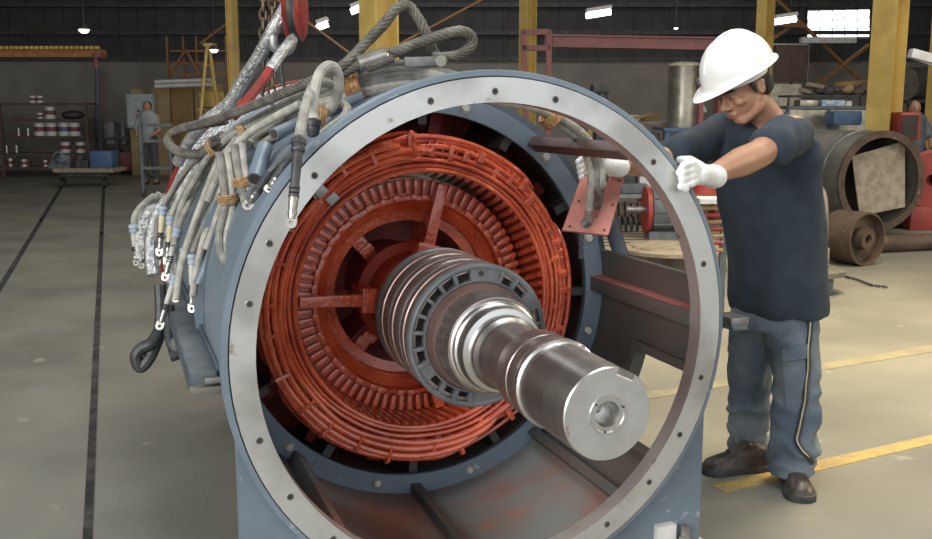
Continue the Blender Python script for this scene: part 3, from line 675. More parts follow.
for k, lab in enumerate(('nearest of three grey cables curving down inside the opening to the pink plate', 'middle of three grey cables curving down inside the opening to the pink plate', 'rear of three grey cables curving down inside the opening to the pink plate')):
    o = k*6.0
    ep = onp(*[(.42, .80), (.52, .42), (.50, .16)][k])-nn*.016
    t, p_ = cable(lab, [(455, 84+k*3, 2.68), (490, 93+k*4, 2.70), (520+o*.4, 101+o*.4, 2.74), (552+o*.8, 118+o*.1, 2.80), (578+o*.8, 140-o*.1, 2.86), (589+o, 165, 2.88), (591+o*.9, 185, 2.88), ep], .0125)
    if k == 0: wrap(t, 'foil_binding', aty(551, 118, 2.80), Vector((1, 0, -.75)), .032, 'brass', 7, .004, .0055)
    d = (p_[-1]-p_[-3]).normalized(); add = MB(); disc_plate(add, p_[-1]+d*.02, d, nn, .03, .04, .005, .0055); obj('lug', add, M['lug'], t, smooth=0)
    obj('crimp_barrel', MB().cyl(p_[-1]-d*.03, p_[-1]+d*.005, .0135), M['lug'], t)
# far cluster with foil-wrapped leads and a blackened drooping cable
for lab, pts, r, m in (
 ('foil-wrapped cable hanging outermost behind the fan', [(163, 195, 4.5), (150, 212, 4.5), (142, 232, 4.5), (141, 258, 4.5)], .03, 'silver'),
 ('crumpled foil-wrapped cable beside the outermost foil-wrapped one', [(168, 200, 4.4), (156, 218, 4.35), (151, 245, 4.35), (153, 275, 4.3)], .028, 'silver')):
    t, p_ = cable(lab, pts, r, None, m)
for i in range(5):
    x = 134+i*5.5; t, p_ = cable(['lug-ended lead at the far left of the rear cluster', 'second lead of the rear cluster with blue collar', 'third lead of the rear cluster with dark ribbed sleeve', 'fourth lead of the rear cluster, partly behind the foil', 'fifth lead of the rear cluster, nearest the fan'][i],
       [(x+20, 196, 4.45), (x+8, 206, 4.5), (x+1, 216, 4.5), (x, 224+3*(i % 2), 4.5)], .015)
    add_lug(t, p_[-1], Vector((0, 0, -1)), .016, ('white', 'black')[i % 2], .9)
cable('black grimy cable drooping from the rear with a hooked frayed end', [(160, 285, 3.9), (161, 305, 3.88), (160, 328, 3.85), (152, 343, 3.8), (142, 348, 3.8), (136, 356, 3.8), (140, 367, 3.8), (148, 360, 3.8), (156, 344, 3.82), (160, 332, 3.85)], .024, None, 'blk')
t, p_ = cable('second black grimy cable hanging short beside the rail', [(168, 305, 3.7), (170, 325, 3.7), (172, 342, 3.7), (178, 352, 3.68), (170, 356, 3.68)], .024, None, 'blk')
obj('lug', disc_plate(MB(), aty(180, 343, 3.6), Vector((1, 0, 0)), Vector((0, -1, 0)), .05, .06, .008, .012), M['lug'], t, smooth=0)
# ================================================================ WIRE ROPES, HOIST
def rope(label, pts, r, k=10, step=.012):
    path = resample(spline([aty(*p) for p in pts], k), step); t = thing('wire_rope_sling', label, 'rope', path[0])
    obj('strands', twist(path, r), M['rope'], t, smooth=60); obj('rope_core', MB().tube(path, r*.55, 6), M['dark'], t); return t
t = rope('thick wire rope whose open eye juts out at the rear left', [(226, 120, 3.6), (197, 125, 3.7), (176, 131, 3.75), (168, 140, 3.75), (174, 149, 3.7), (188, 154, 3.65), (203, 152, 3.6), (216, 140, 3.45)], .0185)
t = rope('wire rope sling rising from the cables into the tallest pointed loop', [(190, 127, 3.7), (223, 117, 3.4), (257, 104, 3.15), (284, 93, 3.0), (310, 82, 2.9), (334, 71, 2.8), (348, 62, 2.78), (362, 47, 2.78), (384, 24, 2.78), (396, 9, 2.78), (408, 6, 2.8), (418, 18, 2.8), (426, 33, 2.8), (432, 48, 2.8), (437, 58, 2.8)], .0165)
t = rope('wire rope sling with aluminium ferrule and flat loop', [(330, 80, 2.82), (352, 68, 2.78), (380, 58, 2.74), (391, 54, 2.74), (413, 45, 2.74), (436, 37, 2.74), (458, 31, 2.74), (470, 35, 2.75), (472, 45, 2.76), (461, 54, 2.77), (447, 57, 2.78), (432, 57, 2.79)], .0165)
a, b = aty(358, 64, 2.74), aty(388, 54, 2.72); obj('ferrule', MB().tube([a, a.lerp(b, .05), a.lerp(b, .95), b], 1, 16, rv=[.016, .022, .022, .018]), M['lug'], t)
obj('shackle_pin', MB().cyl(aty(441, 61, 2.70), aty(443, 60, 2.78), .016, n=16), M['lug'], t); obj('shackle_plate', MB().bar(aty(404, 62, 2.74), aty(441, 61, 2.74), .012, .028), M['steel'], t, bev=.003)
rope('short dark wire rope end lying beneath the ferrule', [(368, 68, 2.72), (380, 64, 2.7), (392, 59, 2.72)], .013)
hk = thing('hoist_hook_block', 'red round hoist hook block hanging above the rear of the machine', 'hoist', aty(295, 38, 3.9))
hc = aty(295, 8, 3.9); he = E1*.9+G*.43; he.normalize(); ha = he.cross(UP).normalized()
for k in (-1, 1):
    obj('cheek_plate', MB().lathe([(k*.03, .001), (k*.04, .07), (k*.034, .115), (k*.024, .128), (k*.016, .12), (k*.016, .001)], hc, ax=E1, e=G, n=36, closed=False), M['hookred'], hk)
obj('sheave', MB().lathe([(-.018, .001), (-.018, .11), (0, .085), (.018, .11), (.018, .001)], hc, ax=E1, e=G, n=30, closed=False), M['steel'], hk)
obj('hook', MB().tube(spline([hc+Vector((-.01, 0, -.08)), hc+Vector((-.015, 0, -.13)), hc+Vector((-.04, 0, -.165)), hc+Vector((-.085, 0, -.15)), hc+Vector((-.09, 0, -.10))], 5), .022, 10), M['steel'], hk)
obj('hanger', MB().cyl(hc+Vector((0, 0, .10)), hc+Vector((0, 0, 3.2)), .02), M['steel'], hk)
def chain(label, x, y0, y1, yy, name='hoist_chain'):
    a, b = aty(x, y0, yy), aty(x, y1, yy); t = thing(name, label, 'chain', b); n = int((a-b).length/.034)
    mb = []
    for i in range(n):
        c_ = b.lerp(a, i/n); u = Vector((1, 0, 0)) if i % 2 else Vector((0, 1, 0))
        mb.append(obj('link', MB().tube([c_+u*math.cos(2*PI*j/10)*.013+UP*math.sin(2*PI*j/10)*.024 for j in range(10)], .0055, 5, closed=True), M['chain'], t))
    return t
chain('rusty hoist chain hanging left of the other beside the hook block', 263, -14, 62, 4.0); chain('rusty hoist chain hanging right of the other beside the hook block', 272, -14, 100, 4.0)
t, _ = cable('silver foil-wrapped lifting sling running from the hook down to the rear left', [(287, 6, 3.88), (272, 32, 3.9), (258, 58, 4.0), (243, 80, 4.1), (228, 104, 4.2), (205, 122, 4.3), (190, 140, 4.45), (178, 162, 4.6)], .027, None, 'silver', name='lifting_sling', cat='sling')
t, q = cable('red and silver lifting sling running steeply from the hook to the cables', [(293, 38, 3.86), (278, 58, 3.8), (262, 82, 3.75), (246, 102, 3.7), (232, 118, 3.7)], .018, None, 'hookred', name='lifting_sling', cat='sling')
obj('foil_wrap', MB().tube(q[:10], .021, 10), M['silver'], t)
for lab, x0, x1 in (('black webbing strap hanging behind the slings, left one', 272, 262), ('black webbing strap hanging behind the slings, right one', 279, 285)):
    a, b = aty(x0, 44, 4.0), aty(x1, 96, 4.0)
    obj('webbing_strap', MB().bar(a, b, .045, .006, up=E1), M['blk'], None, lab, 'strap')
# ================================================================ THE WORKER
from mathutils.bvhtree import BVHTree
wk = thing('person', 'man in white hard hat, navy t-shirt and white gloves leaning on the front ring', 'person', gnd(768, 484))
fh = (E1*-.93-G*.37).normalized(); tl = math.radians(27)
hf = fh*math.cos(tl)-UP*math.sin(tl); hu = fh*math.sin(tl)+UP*math.cos(tl); hr = hf.cross(hu)
HO_ = at(744, 87, 3.56); HR = Matrix((hr, hf, hu)).transposed()
def hp(x, y, z): return HO_+HR @ Vector((x*1.05, y*1.05, z*1.06))
J = dict(neck=at(769, 121, 3.64), nsh=at(792, 131, 3.56), nel=at(757, 155, 3.24), nwr=at(709, 176, 2.95),
         fsh=at(722, 130, 3.78), fel=at(660, 162, 3.56), fwr=at(612, 166, 3.34), pel=at(776, 295, 3.76), chest=at(768, 165, 3.68), belly=at(774, 235, 3.72))
b = MB()
b.ell(hp(0, -.012, .035), (.074, .093, .088), HR, 28, 18); b.ell(hp(0, .022, -.03), (.058, .068, .072), HR, 28, 18)
b.ell(hp(0, .052, -.088), (.032, .030, .024), HR); b.cap(hp(-.04, .0, -.07), hp(-.015, .055, -.095), .026, .018); b.cap(hp(.04, .0, -.07), hp(.015, .055, -.095), .026, .018)
b.cap(hp(0, .088, .004), hp(0, .108, -.030), .009, .0125); b.ell(hp(.013, .094, -.036), (.009, .011, .008), HR); b.ell(hp(-.013, .094, -.036), (.009, .011, .008), HR)
for s in (-1, 1):
    b.cap(hp(s*.012, .087, .019), hp(s*.045, .068, .018), .009, .008)       # brow
    b.ell(hp(s*.040, .062, -.022), (.022, .020, .018), HR)                     # cheek
    b.ell(hp(s*.076, -.012, -.004), (.007, .018, .030), HR); b.ell(hp(s*.080, -.016, .010), (.007, .014, .014), HR); b.ell(hp(s*.030, .074, .002), (.014, .012, .010), HR)
b.ell(hp(0, .083, -.062), (.026, .012, .008), HR); b.ell(hp(0, .080, -.074), (.021, .012, .008), HR); b.cap(hp(0, -.02, -.06), J['neck'], .052, .060, 20)
b.cap(J['neck']+Vector((0, 0, -.03)), J['belly'], .075, .095, 20); b.cap(J['belly'], J['pel'], .095, .07, 20)
b.cap(J['neck']+Vector((0, 0, -.03)), J['nsh'], .055, .055); b.cap(J['neck']+Vector((0, 0, -.03)), J['fsh'], .055, .055)
for sh_, el, wr in (('nsh', 'nel', 'nwr'), ('fsh', 'fel', 'fwr')):
    mid = J[el].lerp(J[wr], .35)
    b.cap(J[sh_], J[el], .060, .048); b.cap(J[el], mid, .048, .049); b.cap(mid, J[wr], .049, .026)
NL = [at(787, 330, 3.73), at(795, 395, 3.64), at(791, 474, 3.66)]; FL = [at(752, 318, 3.84), at(748, 395, 3.90), at(751, 455, 3.93)]
for q in (NL, FL): b.cap(J['pel'], q[0], .055, .055); b.cap(q[0], q[1], .06, .05); b.cap(q[1], q[2], .055, .04)
obj('body', remesh(b, .005, 5), M['skin'], wk, smooth=180)
for s in (-1, 1):
    obj('eye', MB().ell(hp(s*.030, .0795, .0005), (.0105, .0075, .0045), HR), M['eye'], wk); obj('iris', MB().ell(hp(s*.030, .0865, -.0015), (.0045, .0025, .004), HR), M['iris'], wk)
    obj('eyebrow', MB().cap(hp(s*.014, .0945, .020), hp(s*.047, .074, .021), .0042, .003, 8), M['hair'], wk)
    obj('eyelid', MB().cap(hp(s*.020, .0865, .006), hp(s*.041, .0785, .005), .0035, .003, 8), M['skin'], wk)
obj('lips', MB().ell(hp(0, .0925, -.0615), (.020, .0045, .004), HR).ell(hp(0, .089, -.070), (.017, .0055, .0045), HR), M['lipc'], wk)
hb = MB(); hb.ell(hp(0, -.026, .046), (.079, .090, .078), HR, 28, 18); hb.ell(hp(0, -.055, -.015), (.066, .052, .055), HR)
hb.cap(hp(-.073, .018, .02), hp(-.072, .012, -.012), .009, .006); hb.cap(hp(.073, .018, .02), hp(.072, .012, -.012), .009, .006)
obj('hair', hb, M['hair'], wk)
# hard hat: ridged shell, brim with a longer peak, suspension behind
hat = []; nA = 56
for j in range(15):
    v = j/14; ph = v*PI/2; row = []
    for i in range(nA):
        a = 2*PI*i/nA; rad = math.sin(ph)**.92; r = rad*(1+.02*math.cos(3*a-PI/2)*0)
        x = .109*r*math.cos(a); y = .136*r*math.sin(a); z = .130*math.cos(ph)
        if abs(math.cos(a)) < .22 and v > .05: z += .004*(1-v)
        row.append(hp(x, y+.002, .062+z))
    hat.append(row)
for k, (gx, dz) in enumerate(((.004, -.004), (.012, -.009), (.013, -.013), (.006, -.014), (.0, -.010), (-.004, -.004))):
    row = []
    for i in range(nA):
        a = 2*PI*i/nA; pk = max(0, math.sin(a))**2.2; g2 = gx*(1+3.6*pk) if gx > 0 else gx
        row.append(hp((.109+gx)*math.cos(a), (.136+g2)*math.sin(a)+.002, .062+dz-.012*pk*(1 if gx > 0 else .5)+.004*(1-pk)))
    hat.append(row)
for v_ in range(1): pass
hm = MB().loft(hat, caps=False); ht = obj('hard_hat', hm, M['helmet'], wk, label='white plastic hard hat', smooth=50)
obj('hat_ridge', MB().tube([hp(0, .136*math.sin(t)*.985+.002, .063+.131*math.cos(t)) for t in [(-70+i*10)*PI/180 for i in range(15)]], .007, 8), M['helmet'], ht)
obj('suspension_band', MB().lathe([(0, .094), (0, .099), (.03, .099), (.03, .094)], hp(0, .002, .030), ax=hu, e=hr, n=36), M['white'], ht)
obj('ratchet_knob', MB().ell(hp(0, -.105, .03), (.018, .010, .014), HR), M['white'], ht)
# t-shirt
tf = (E1*-.60-G*.80).normalized(); tls = UP.cross(tf); 
def tring(c, a, bb, rot=0, n=32, tilt=0): return [c+tls*a*math.cos(2*PI*i/n)+tf*bb*math.sin(2*PI*i/n)+UP*tilt*math.cos(2*PI*i/n) for i in range(n)]
t_ = MB(); TR = [(779, 311, 3.76, .185, .150), (778, 300, 3.76, .192, .158), (777, 265, 3.75, .190, .155), (774, 225, 3.73, .196, .148), (770, 190, 3.71, .205, .145), (768, 160, 3.69, .205, .140), (767, 140, 3.68, .192, .125), (767, 126, 3.67, .135, .10), (768, 117, 3.66, .078, .078)]
t_.loft([tring(at(x, y, d), a, bb) for x, y, d, a, bb in TR])
t_.cap(J['nsh']+Vector((0, 0, -.01)), J['nsh'].lerp(J['nel'], .70), .080, .079, 20); t_.cap(J['fsh']+Vector((0, 0, -.008)), J['fsh'].lerp(J['fel'], .78), .078, .068, 20)
t_.cap(J['nsh'], J['neck']+Vector((0, 0, -.03)), .066, .06)
t_.cap(J['fsh'], J['neck']+Vector((0, 0, -.03)), .066, .06)
def sfold(p):
    q = Vector((p.dot(tls)*9, p.dot(tf)*9, p.z*2.0)); d = noise.noise(q)*.026
    q2 = Vector((p.dot(tls)*5+p.z*11, p.dot(tf)*5, p.z*9-p.dot(tls)*8)); k = max(0, min(1, (p.z-.95)/.25))
    return d+noise.noise(q2)*.009*k+abs(noise.noise(q*2.1))*.004
shirt = remesh(t_, .009, 3, sfold); so_ = obj('t_shirt', shirt, M['shirt'], wk, smooth=180)
def hem(c, ax, ra, rb, m, u, w): return MB().tube([c+u*ra*math.cos(2*PI*i/28)+w*rb*math.sin(2*PI*i/28) for i in range(28)], .0045, 6, closed=True)
obj('collar', hem(at(767.5, 116.5, 3.655), UP, .073, .073, 0, tls, (tf+UP*-.25).normalized()), M['shirt'], so_)
# trousers
p_ = MB(); p_.loft([tring(J['pel']+Vector((0, 0, .05)), .15, .115), tring(at(776, 303, 3.77), .166, .132), tring(at(774, 328, 3.78), .178, .145)])
def legm(mb, P, R):
    mb.tube([Vector(p) for p in P], 1, 24, rv=R)
NLP = spline([at(790, 318, 3.74), at(792, 345, 3.68), at(794, 395, 3.65), at(791, 435, 3.64), at(790, 458, 3.64), at(791, 469, 3.64)], 3)
FLP = spline([at(757, 318, 3.82), at(751, 345, 3.86), at(747, 395, 3.90), at(747, 430, 3.91), at(752, 448, 3.91), at(757, 458, 3.90)], 3)
def rad(P, L): n = len(P); return [L[min(len(L)-1, int(i/(n-1)*(len(L)-1)))]*(1-(i/(n-1)*(len(L)-1))%1)+L[min(len(L)-1, int(i/(n-1)*(len(L)-1))+1)]*((i/(n-1)*(len(L)-1))%1) for i in range(n)]
legm(p_, NLP, rad(NLP, [.10, .097, .088, .088, .092, .100])); legm(p_, FLP, rad(FLP, [.095, .096, .086, .084, .086, .088]))
def jfold(p):
    k = max(0, min(1, (.34-p.z)/.2)); kk = max(0, 1-abs(p.z-.42)/.12)*.5
    return noise.noise(Vector((p.x*9, p.y*9, p.z*3.2)))*.022+noise.noise(Vector((p.x*5, p.y*5, p.z*22+noise.noise(p*6)*3)))*.026*(k+kk+.15)
tro = remesh(p_, .009, 2, jfold); jo = obj('trousers', tro, M['jeans'], wk, smooth=180)
bvh = BVHTree.FromPolygons(tro.v, tro.f); camp = Vector((0, 0, CAMH))
def hit(px, py, off=.002, d0=3.6):
    d = (at(px, py, 1)-camp).normalized(); r = bvh.ray_cast(camp, d)
    if r[0] is None:
        q = bvh.find_nearest(at(px, py, d0)); return q[0]+q[1]*off
    return r[0]-d*off
st = [hit(x, y, .004) for x, y in ((811, 312), (810, 330), (808, 350), (808, 368), (806, 385), (805, 400), (802, 415), (799, 430), (797, 440), (802, 450), (809, 457), (812, 462))]
obj('side_stripe', MB().tube(spline(st, 4), .0125, 8), M['blk'], jo, label='black piping with yellow core down the outer seam'); obj('stripe_core', MB().tube([p+(camp-p).normalized()*.0115 for p in spline(st, 4)], .0024, 6), M['tapey'], jo)
def patch(pts, m, name, th=.006, nx=6, ny=5):
    a, b_, c_, d_ = [Vector((*p, 0)) for p in pts]; top = []; 
    for j in range(ny+1):
        for i in range(nx+1):
            q = a.lerp(b_, i/nx).lerp(d_.lerp(c_, i/nx), j/ny); top.append(hit(q.x, q.y, th))
    n = len(top); bot = [p+(p-camp).normalized()*(th+.006) for p in top]; fs = []
    for j in range(ny):
        for i in range(nx):
            k = j*(nx+1)+i; fs += [(k, k+1, k+nx+2, k+nx+1), (n+k, n+k+nx+1, n+k+nx+2, n+k+1)]
    per = [i for i in range(nx+1)]+[j*(nx+1)+nx for j in range(1, ny+1)]+[ny*(nx+1)+i for i in range(nx-1, -1, -1)]+[j*(nx+1) for j in range(ny-1, 0, -1)]
    for i in range(len(per)): a1, b1 = per[i], per[(i+1) % len(per)]; fs.append((a1, n+a1, n+b1, b1))
    return obj(name, MB().add(top+bot, fs), m, jo, smooth=60)
patch([(783, 362), (806, 360), (806, 402), (786, 406)], M['jeans'], 'cargo_pocket', .007)
patch([(782, 348), (815, 343), (815, 357), (783, 362)], M['jeans'], 'pocket_flap', .013, 6, 2)
# gloves
def hand(palm, wrist, fingers, thumb, name, r=.0125):
    g = MB(); g.cap(wrist, palm, .031, .034, 16)
    kn = [f[0] for f in fingers]
    for k in kn: g.cap(palm, k, .024, .015, 12)
    for f in fingers:
        for i in range(len(f)-1): g.cap(f[i], f[i+1], r-.001*i, r-.001*(i+1), 12)
    for i in range(len(thumb)-1): g.cap(thumb[i], thumb[i+1], r+.002-.001*i, r+.001-.001*i, 12)
    c = (wrist-palm).normalized(); g.cap(wrist, wrist+c*.03, .036, .037, 16)
    return obj(name, remesh(g, .0028, 1), M['glove'], wk, smooth=180)
hand(at(699, 174, 2.89), at(711, 176, 2.955), [[at(691, 163+6.6*i, 2.845), at(684-1*i, 165+7.2*i, 2.822), at(679+2.2*i, 172.5+5.6*i, 2.828)] for i in range(4)], [at(700, 166, 2.90), at(690, 160, 2.92), at(680, 160, 2.93)], 'glove')
hand(at(601, 164, 3.32), at(613, 166, 3.35), [[at(594, 157+5*i, 3.315), at(584-i, 157+5.4*i, 3.29), at(578+i, 162+5*i, 3.27)] for i in range(4)], [at(604, 157, 3.31), at(600, 152, 3.27), at(592, 150, 3.24)], 'glove')
# boots
def boot(heel, d, L=.285):
    d = d.normalized(); s = d.cross(UP).normalized(); rings = []; sol = []
    S = [(-.01, .020, .085), (.02, .034, .105), (.07, .037, .112), (.13, .038, .098), (.18, .045, .080), (.225, .050, .066), (.262, .043, .055), (.283, .025, .038), (.29, .008, .025)]
    for t, w, h in [(a_, b_*1.15, c_*1.08) for a_, b_, c_ in S]:
        n = 16; c = heel+d*(t*L/.285)
        rings.append([c+s*w*math.cos(2*PI*i/n)*(1 if math.sin(2*PI*i/n) < .3 else .86)+UP*(.024+(h-.024)*max(0, math.sin(2*PI*i/n))**.8) for i in range(n)])
        sol.append([c+d*(.004 if t > .2 else 0)+s*(w+.004)*q+UP*z for q, z in ((-1, 0), (1, 0), (1, .027), (-1, .027))])
    b_ = obj('boot', MB().loft(rings), M['shoe'], wk, smooth=60); obj('sole', MB().loft(sol), M['blk'], b_, bev=.003)
    obj('boot_tongue', MB().cap(heel+d*.085+UP*.105, heel+d*.155+UP*.085, .022, .018), M['shoe'], b_)
    lc = MB()
    for k in range(4): c = heel+d*(.10+.022*k)+UP*(.122-.012*k); lc.tube([c-s*.024-UP*.006, c+UP*.004, c+s*.024-UP*.006], .0025, 5)
    obj('lace', lc, M['blk'], b_)
hn = gnd(793, 482); boot(Vector((hn.x, hn.y, 0))+G*.06, -G*.98-E1*.12, .27)
hf_ = gnd(765, 469); boot(Vector((hf_.x, hf_.y, 0)), -E1*.97-G*.18, .27)
# ================================================================ THE WORKSHOP BEHIND
def pb(x0, y0, x1, y1, d, dep, mb=None):         # box facing the bay, spanning this extent at distance d
    a = at(x0, y1, d); b_ = at(x1, y0, d); mb = mb or MB()
    return mb.box((a+b_)/2+G*dep/2, (abs((b_-a).dot(E1)), dep, abs(b_.z-a.z)), RB)
def gb(x0, x1, z0, z1, y, d, dep, mb=None):      # box with pixel columns but heights in metres
    a = at(x0, y, d); b_ = at(x1, y, d); mb = mb or MB(); c = (a+b_)/2+G*dep/2; c.z = (z0+z1)/2
    return mb.box(c, (abs((b_-a).dot(E1)), dep, z1-z0), RB)
def single(name, mb, m, label, cat, group=None, **k): return obj(name, mb, M[m], None, label, cat, group, **k)
# yellow columns: H sections with base plates
def column(px, d, w, label, dep=.32, turned=0):
    b0 = at(px, 112, d); b0.z = 0; t = thing('steel_column', label, 'column', b0)
    Rz = RB @ Matrix.Rotation(math.radians(turned), 3, 'Z'); H_ = 7.0
    def bx(c, s): return MB().box(b0+Rz @ Vector(c), s, Rz)
    obj('flange', bx((-w/2, 0, H_/2), (.02, dep, H_)), M['yellow'], t); obj('flange', bx((w/2, 0, H_/2), (.02, dep, H_)), M['yellow'], t)
    obj('web', bx((0, 0, H_/2), (w, .016, H_)), M['yellow'], t); obj('base_plate', bx((0, 0, .012), (w+.16, dep+.14, .024)), M['dark'], t)
    for sx in (-1, 1):
        for sy in (-1, 1): obj('anchor_nut', MB().lathe([(0, .001), (0, .022), (.03, .022), (.03, .001)], b0+Rz @ Vector((sx*(w/2+.045), sy*dep*.35, .024)), ax=UP, n=6, closed=False), M['steel'], t, smooth=0)
column(235.5, 21.0, .21, 'slim yellow steel column behind the hoist slings', .18)
column(380, 11.0, .28, 'broad yellow steel column behind the wire rope loops', .34, 38)
column(527, 17.5, .22, 'yellow steel column beside the maroon gantry frame', .2, 40)
column(761, 17.5, .24, 'yellow steel column just behind the hard hat', .2, 40)
column(884, 12.6, .30, 'broad yellow steel column rising behind the big steel pipe', .32, 40)
column(938, 16.5, .25, 'yellow steel column at the very right edge of the bay', .3, 30)
# bracing rods and trusses high on the far side
def brace(x0, y0, x1, y1, d, w=.06, m='orange', lab=''): single('brace_rod', MB().bar(at(x0, y0, d), at(x1, y1, d), w, w), m, lab, 'brace')
brace(270, -6, 400, 90, 14.5, .03, 'orange', 'thin yellow brace falling from the hook block to the broad column')
brace(366, 62, 492, -6, 15.5, .03, 'orange', 'thin yellow brace rising rightward above the wire rope loops')
brace(769, -8, 860, 80, 23.2, .07, 'orange', 'diagonal brace descending across the bay under the bright window')
brace(869, 45, 812, 88, 23.1, .07, 'orange', 'diagonal brace crossing the other one under the bright window')
brace(769, 41, 800, 20, 22.8, .08, 'orange', 'short truss diagonal beside the column behind the hard hat')
brace(769, 24, 806, 26, 22.7, .09, 'orange', 'short truss chord beside the column behind the hard hat')
# bright window
wn = MB(); fr_ = pb(806, 9, 871, 39.5, BD-.02, .10)
wf = obj('window_1', fr_, M['dark'], kind='structure')
for i in range(5):
    for j in range(3):
        x0 = 808+i*12.5; y0 = 11+j*9.2-i*.3
        obj('pane', pb(x0, y0, x0+11.6, y0+8.4, BD-.06, .03), M['pane'], wf, smooth=0)
# fluorescent and high-bay lamps
def tube_lamp(x0, y0, x1, y1, d, lab):
    a, b_ = at(x0, y0, d), at(x1, y1, d); t = thing('fluorescent_lamp', lab, 'lamp', (a+b_)/2)
    obj('tube', MB().cyl(a, b_, .035+.003*d*.3, n=10), M['lamp'], t); obj('reflector', MB().bar(a+UP*.09, b_+UP*.09, .22, .06), M['white'], t)
    for p in (a.lerp(b_, .2), a.lerp(b_, .8)): obj('hanger_rod', MB().cyl(p+UP*.1, Vector((p.x, p.y, 7)), .008, n=5), M['dark'], t)
tube_lamp(317, 28, 328, 24, 17, 'lit fluorescent lamp above the hoist brace, right of the hook block')
tube_lamp(351, 12, 364, 7, 17, 'lit fluorescent lamp just left of the broad yellow column')
tube_lamp(586, 16, 611, 12, 18, 'lit fluorescent lamp above the maroon gantry beam')
tube_lamp(769, 23, 796, 19, 18, 'lit fluorescent lamp right of the hard hat')
def bay_lamp(x, y, d, r, lab):
    c = at(x, y, d); t = thing('high_bay_lamp', lab, 'lamp', c)
    obj('bulb', MB().ell(c, (r*.8, r*.8, r*.55)), M['lamp'], t); obj('shade', MB().lathe([(r*.9, .05), (r*.75, r*.5), (r*.1, r*1.1), (r*.05, r*1.1), (r*.7, r*.45)], c, ax=UP, n=20, closed=True), M['dark'], t)
    obj('cord', MB().cyl(c+UP*r, Vector((c.x, c.y, 7)), .012, n=5), M['dark'], t)
bay_lamp(84, 30, 18, .11, 'lit round high-bay lamp hanging over the orange crane girder')
bay_lamp(214, 50, 20, .10, 'lit round lamp hanging behind the yellow step ladder')
bay_lamp(676, 28, 20, .05, 'small lit lamp hanging left of the hard hat')
t = thing('light_fitting', 'unlit long light fitting below the bright window', 'lamp', at(830, 40, 22)); obj('housing', pb(802, 37, 857, 43, 22, .2), M['white'], t, bev=.01)
t = thing('wall_bracket_lamp', 'white bracket lamp fitting at the right edge', 'lamp', at(920, 56, 11)); obj('housing', MB().bar(at(910, 53, 11), at(936, 60, 11), .12, .10), M['white'], t, bev=.01); obj('arm', MB().bar(at(910, 57, 11), at(934, 65, 11), .04, .03), M['steel'], t)
# crane girder, left, with end truck and hook
t = thing('crane_girder', 'orange crane girder with striped top flange spanning the left bay', 'crane', at(50, 55, 17.5))
obj('beam', pb(-30, 49, 100, 57, 17.5, .3), M['orange'], t)
mb = MB()
for i in range(24): pb(-20+i*5, 46, -17.2+i*5, 49, 17.4, .1, mb)
obj('striped_flange', mb, M['yellow'], t, label='row of pale stripes on the top flange'); obj('hoist_trolley', pb(92, 53, 100, 58, 17.3, .3), M['maroon'], t, bev=.02); obj('load_hook', MB().cyl(at(96, 58, 17.4), at(96, 68, 17.4), .04), M['maroon'], t)
single('drop_pipe', MB().cyl(at(97.5, 66, 23.5), at(97.5, 172, 23.5), .05), 'grey', 'thin vertical pipe on the wall beside the shelving rack', 'pipe')
# shelving rack with cans
sd = 22.0; zf = lambda y: at(0, y, sd).z
t = thing('shelving_rack', 'brown steel shelving rack stacked with paint cans against the back wall', 'shelf', at(40, 176, sd))
for y_ in (104, 120, 137, 154, 168): obj('shelf', pb(-14, y_-1, 89, y_+1, sd, .55), M['shelf'], t, smooth=0)
for x_ in (-13, 2, 88):
    for g_ in (0, .5): a = at(x_, 140, sd+g_); obj('upright', MB().box((a.x, a.y, (at(0, 102, sd).z)/2), (.06, .05, at(0, 102, sd).z), RB), M['shelf'], t, smooth=0)
def can(x, yb, w, h, lab, m='white', band='maroon', grp=None):
    a = at(x, yb, sd+.16); r = w/2*sd/F_PX; hh = h*sd/F_PX; t = thing('paint_can', lab, 'can', a, grp)
    obj('tin', MB().lathe([(0, .001), (0, r), (hh*.96, r), (hh*.97, r*1.04), (hh, r*1.04), (hh, r*.9), (hh*.97, .001)], a, ax=UP, n=16, closed=False), M[m], t)
    obj('label_band', MB().lathe([(hh*.35, r*1.01), (hh*.7, r*1.01)], a, ax=UP, n=16, closed=False), M[band], t); return t
place = [('leftmost', 40.5), ('second', 52), ('third', 64.5), ('fourth and last', 75)]
for n_, x in place: can(x, 136, 11, 13, f'{n_} large pale can in the row of four on the middle shelf', band='tarpb' if n_ == 'third' else 'maroon')
can(40.5, 119, 6.5, 6, 'small pale can left of the tall one on the upper shelf'); can(50.5, 119, 10, 12, 'tall pale can on the upper shelf of the rack')
can(33, 103, 6.5, 7, 'left small can standing on top of the shelving rack'); can(40, 103, 6.5, 7, 'right small can standing on top of the shelving rack')
can(66, 153, 10, 11, 'left pale can of the pair on the second lowest shelf'); can(81, 153, 9, 11, 'right pale can of the pair on the second lowest shelf')
can(19, 136, 4.5, 8, 'left silver bottle-sized can on the middle shelf', 'lug', 'steel'); can(28.5, 136, 4.5, 8, 'right silver bottle-sized can on the middle shelf', 'lug', 'steel')
can(7, 153, 4.5, 8, 'left silver can on the second lowest shelf', 'lug', 'steel'); can(17, 153, 4.5, 8, 'right silver can on the second lowest shelf', 'lug', 'steel')
can(11, 167, 8, 9, 'dull can at the left end of the lowest shelf', 'galv'); can(25, 167, 12, 8, 'wide squat tin on the lowest shelf', 'galv'); can(46, 167, 9, 7, 'squat tin in the middle of the lowest shelf', 'lug')
single('rag_bundle', MB().ell(at(73, 115, sd+.2), (.25, .2, .10)).ell(at(68, 116, sd+.2), (.12, .15, .08)), 'dark', 'dark rag bundle on the upper shelf', 'rag')
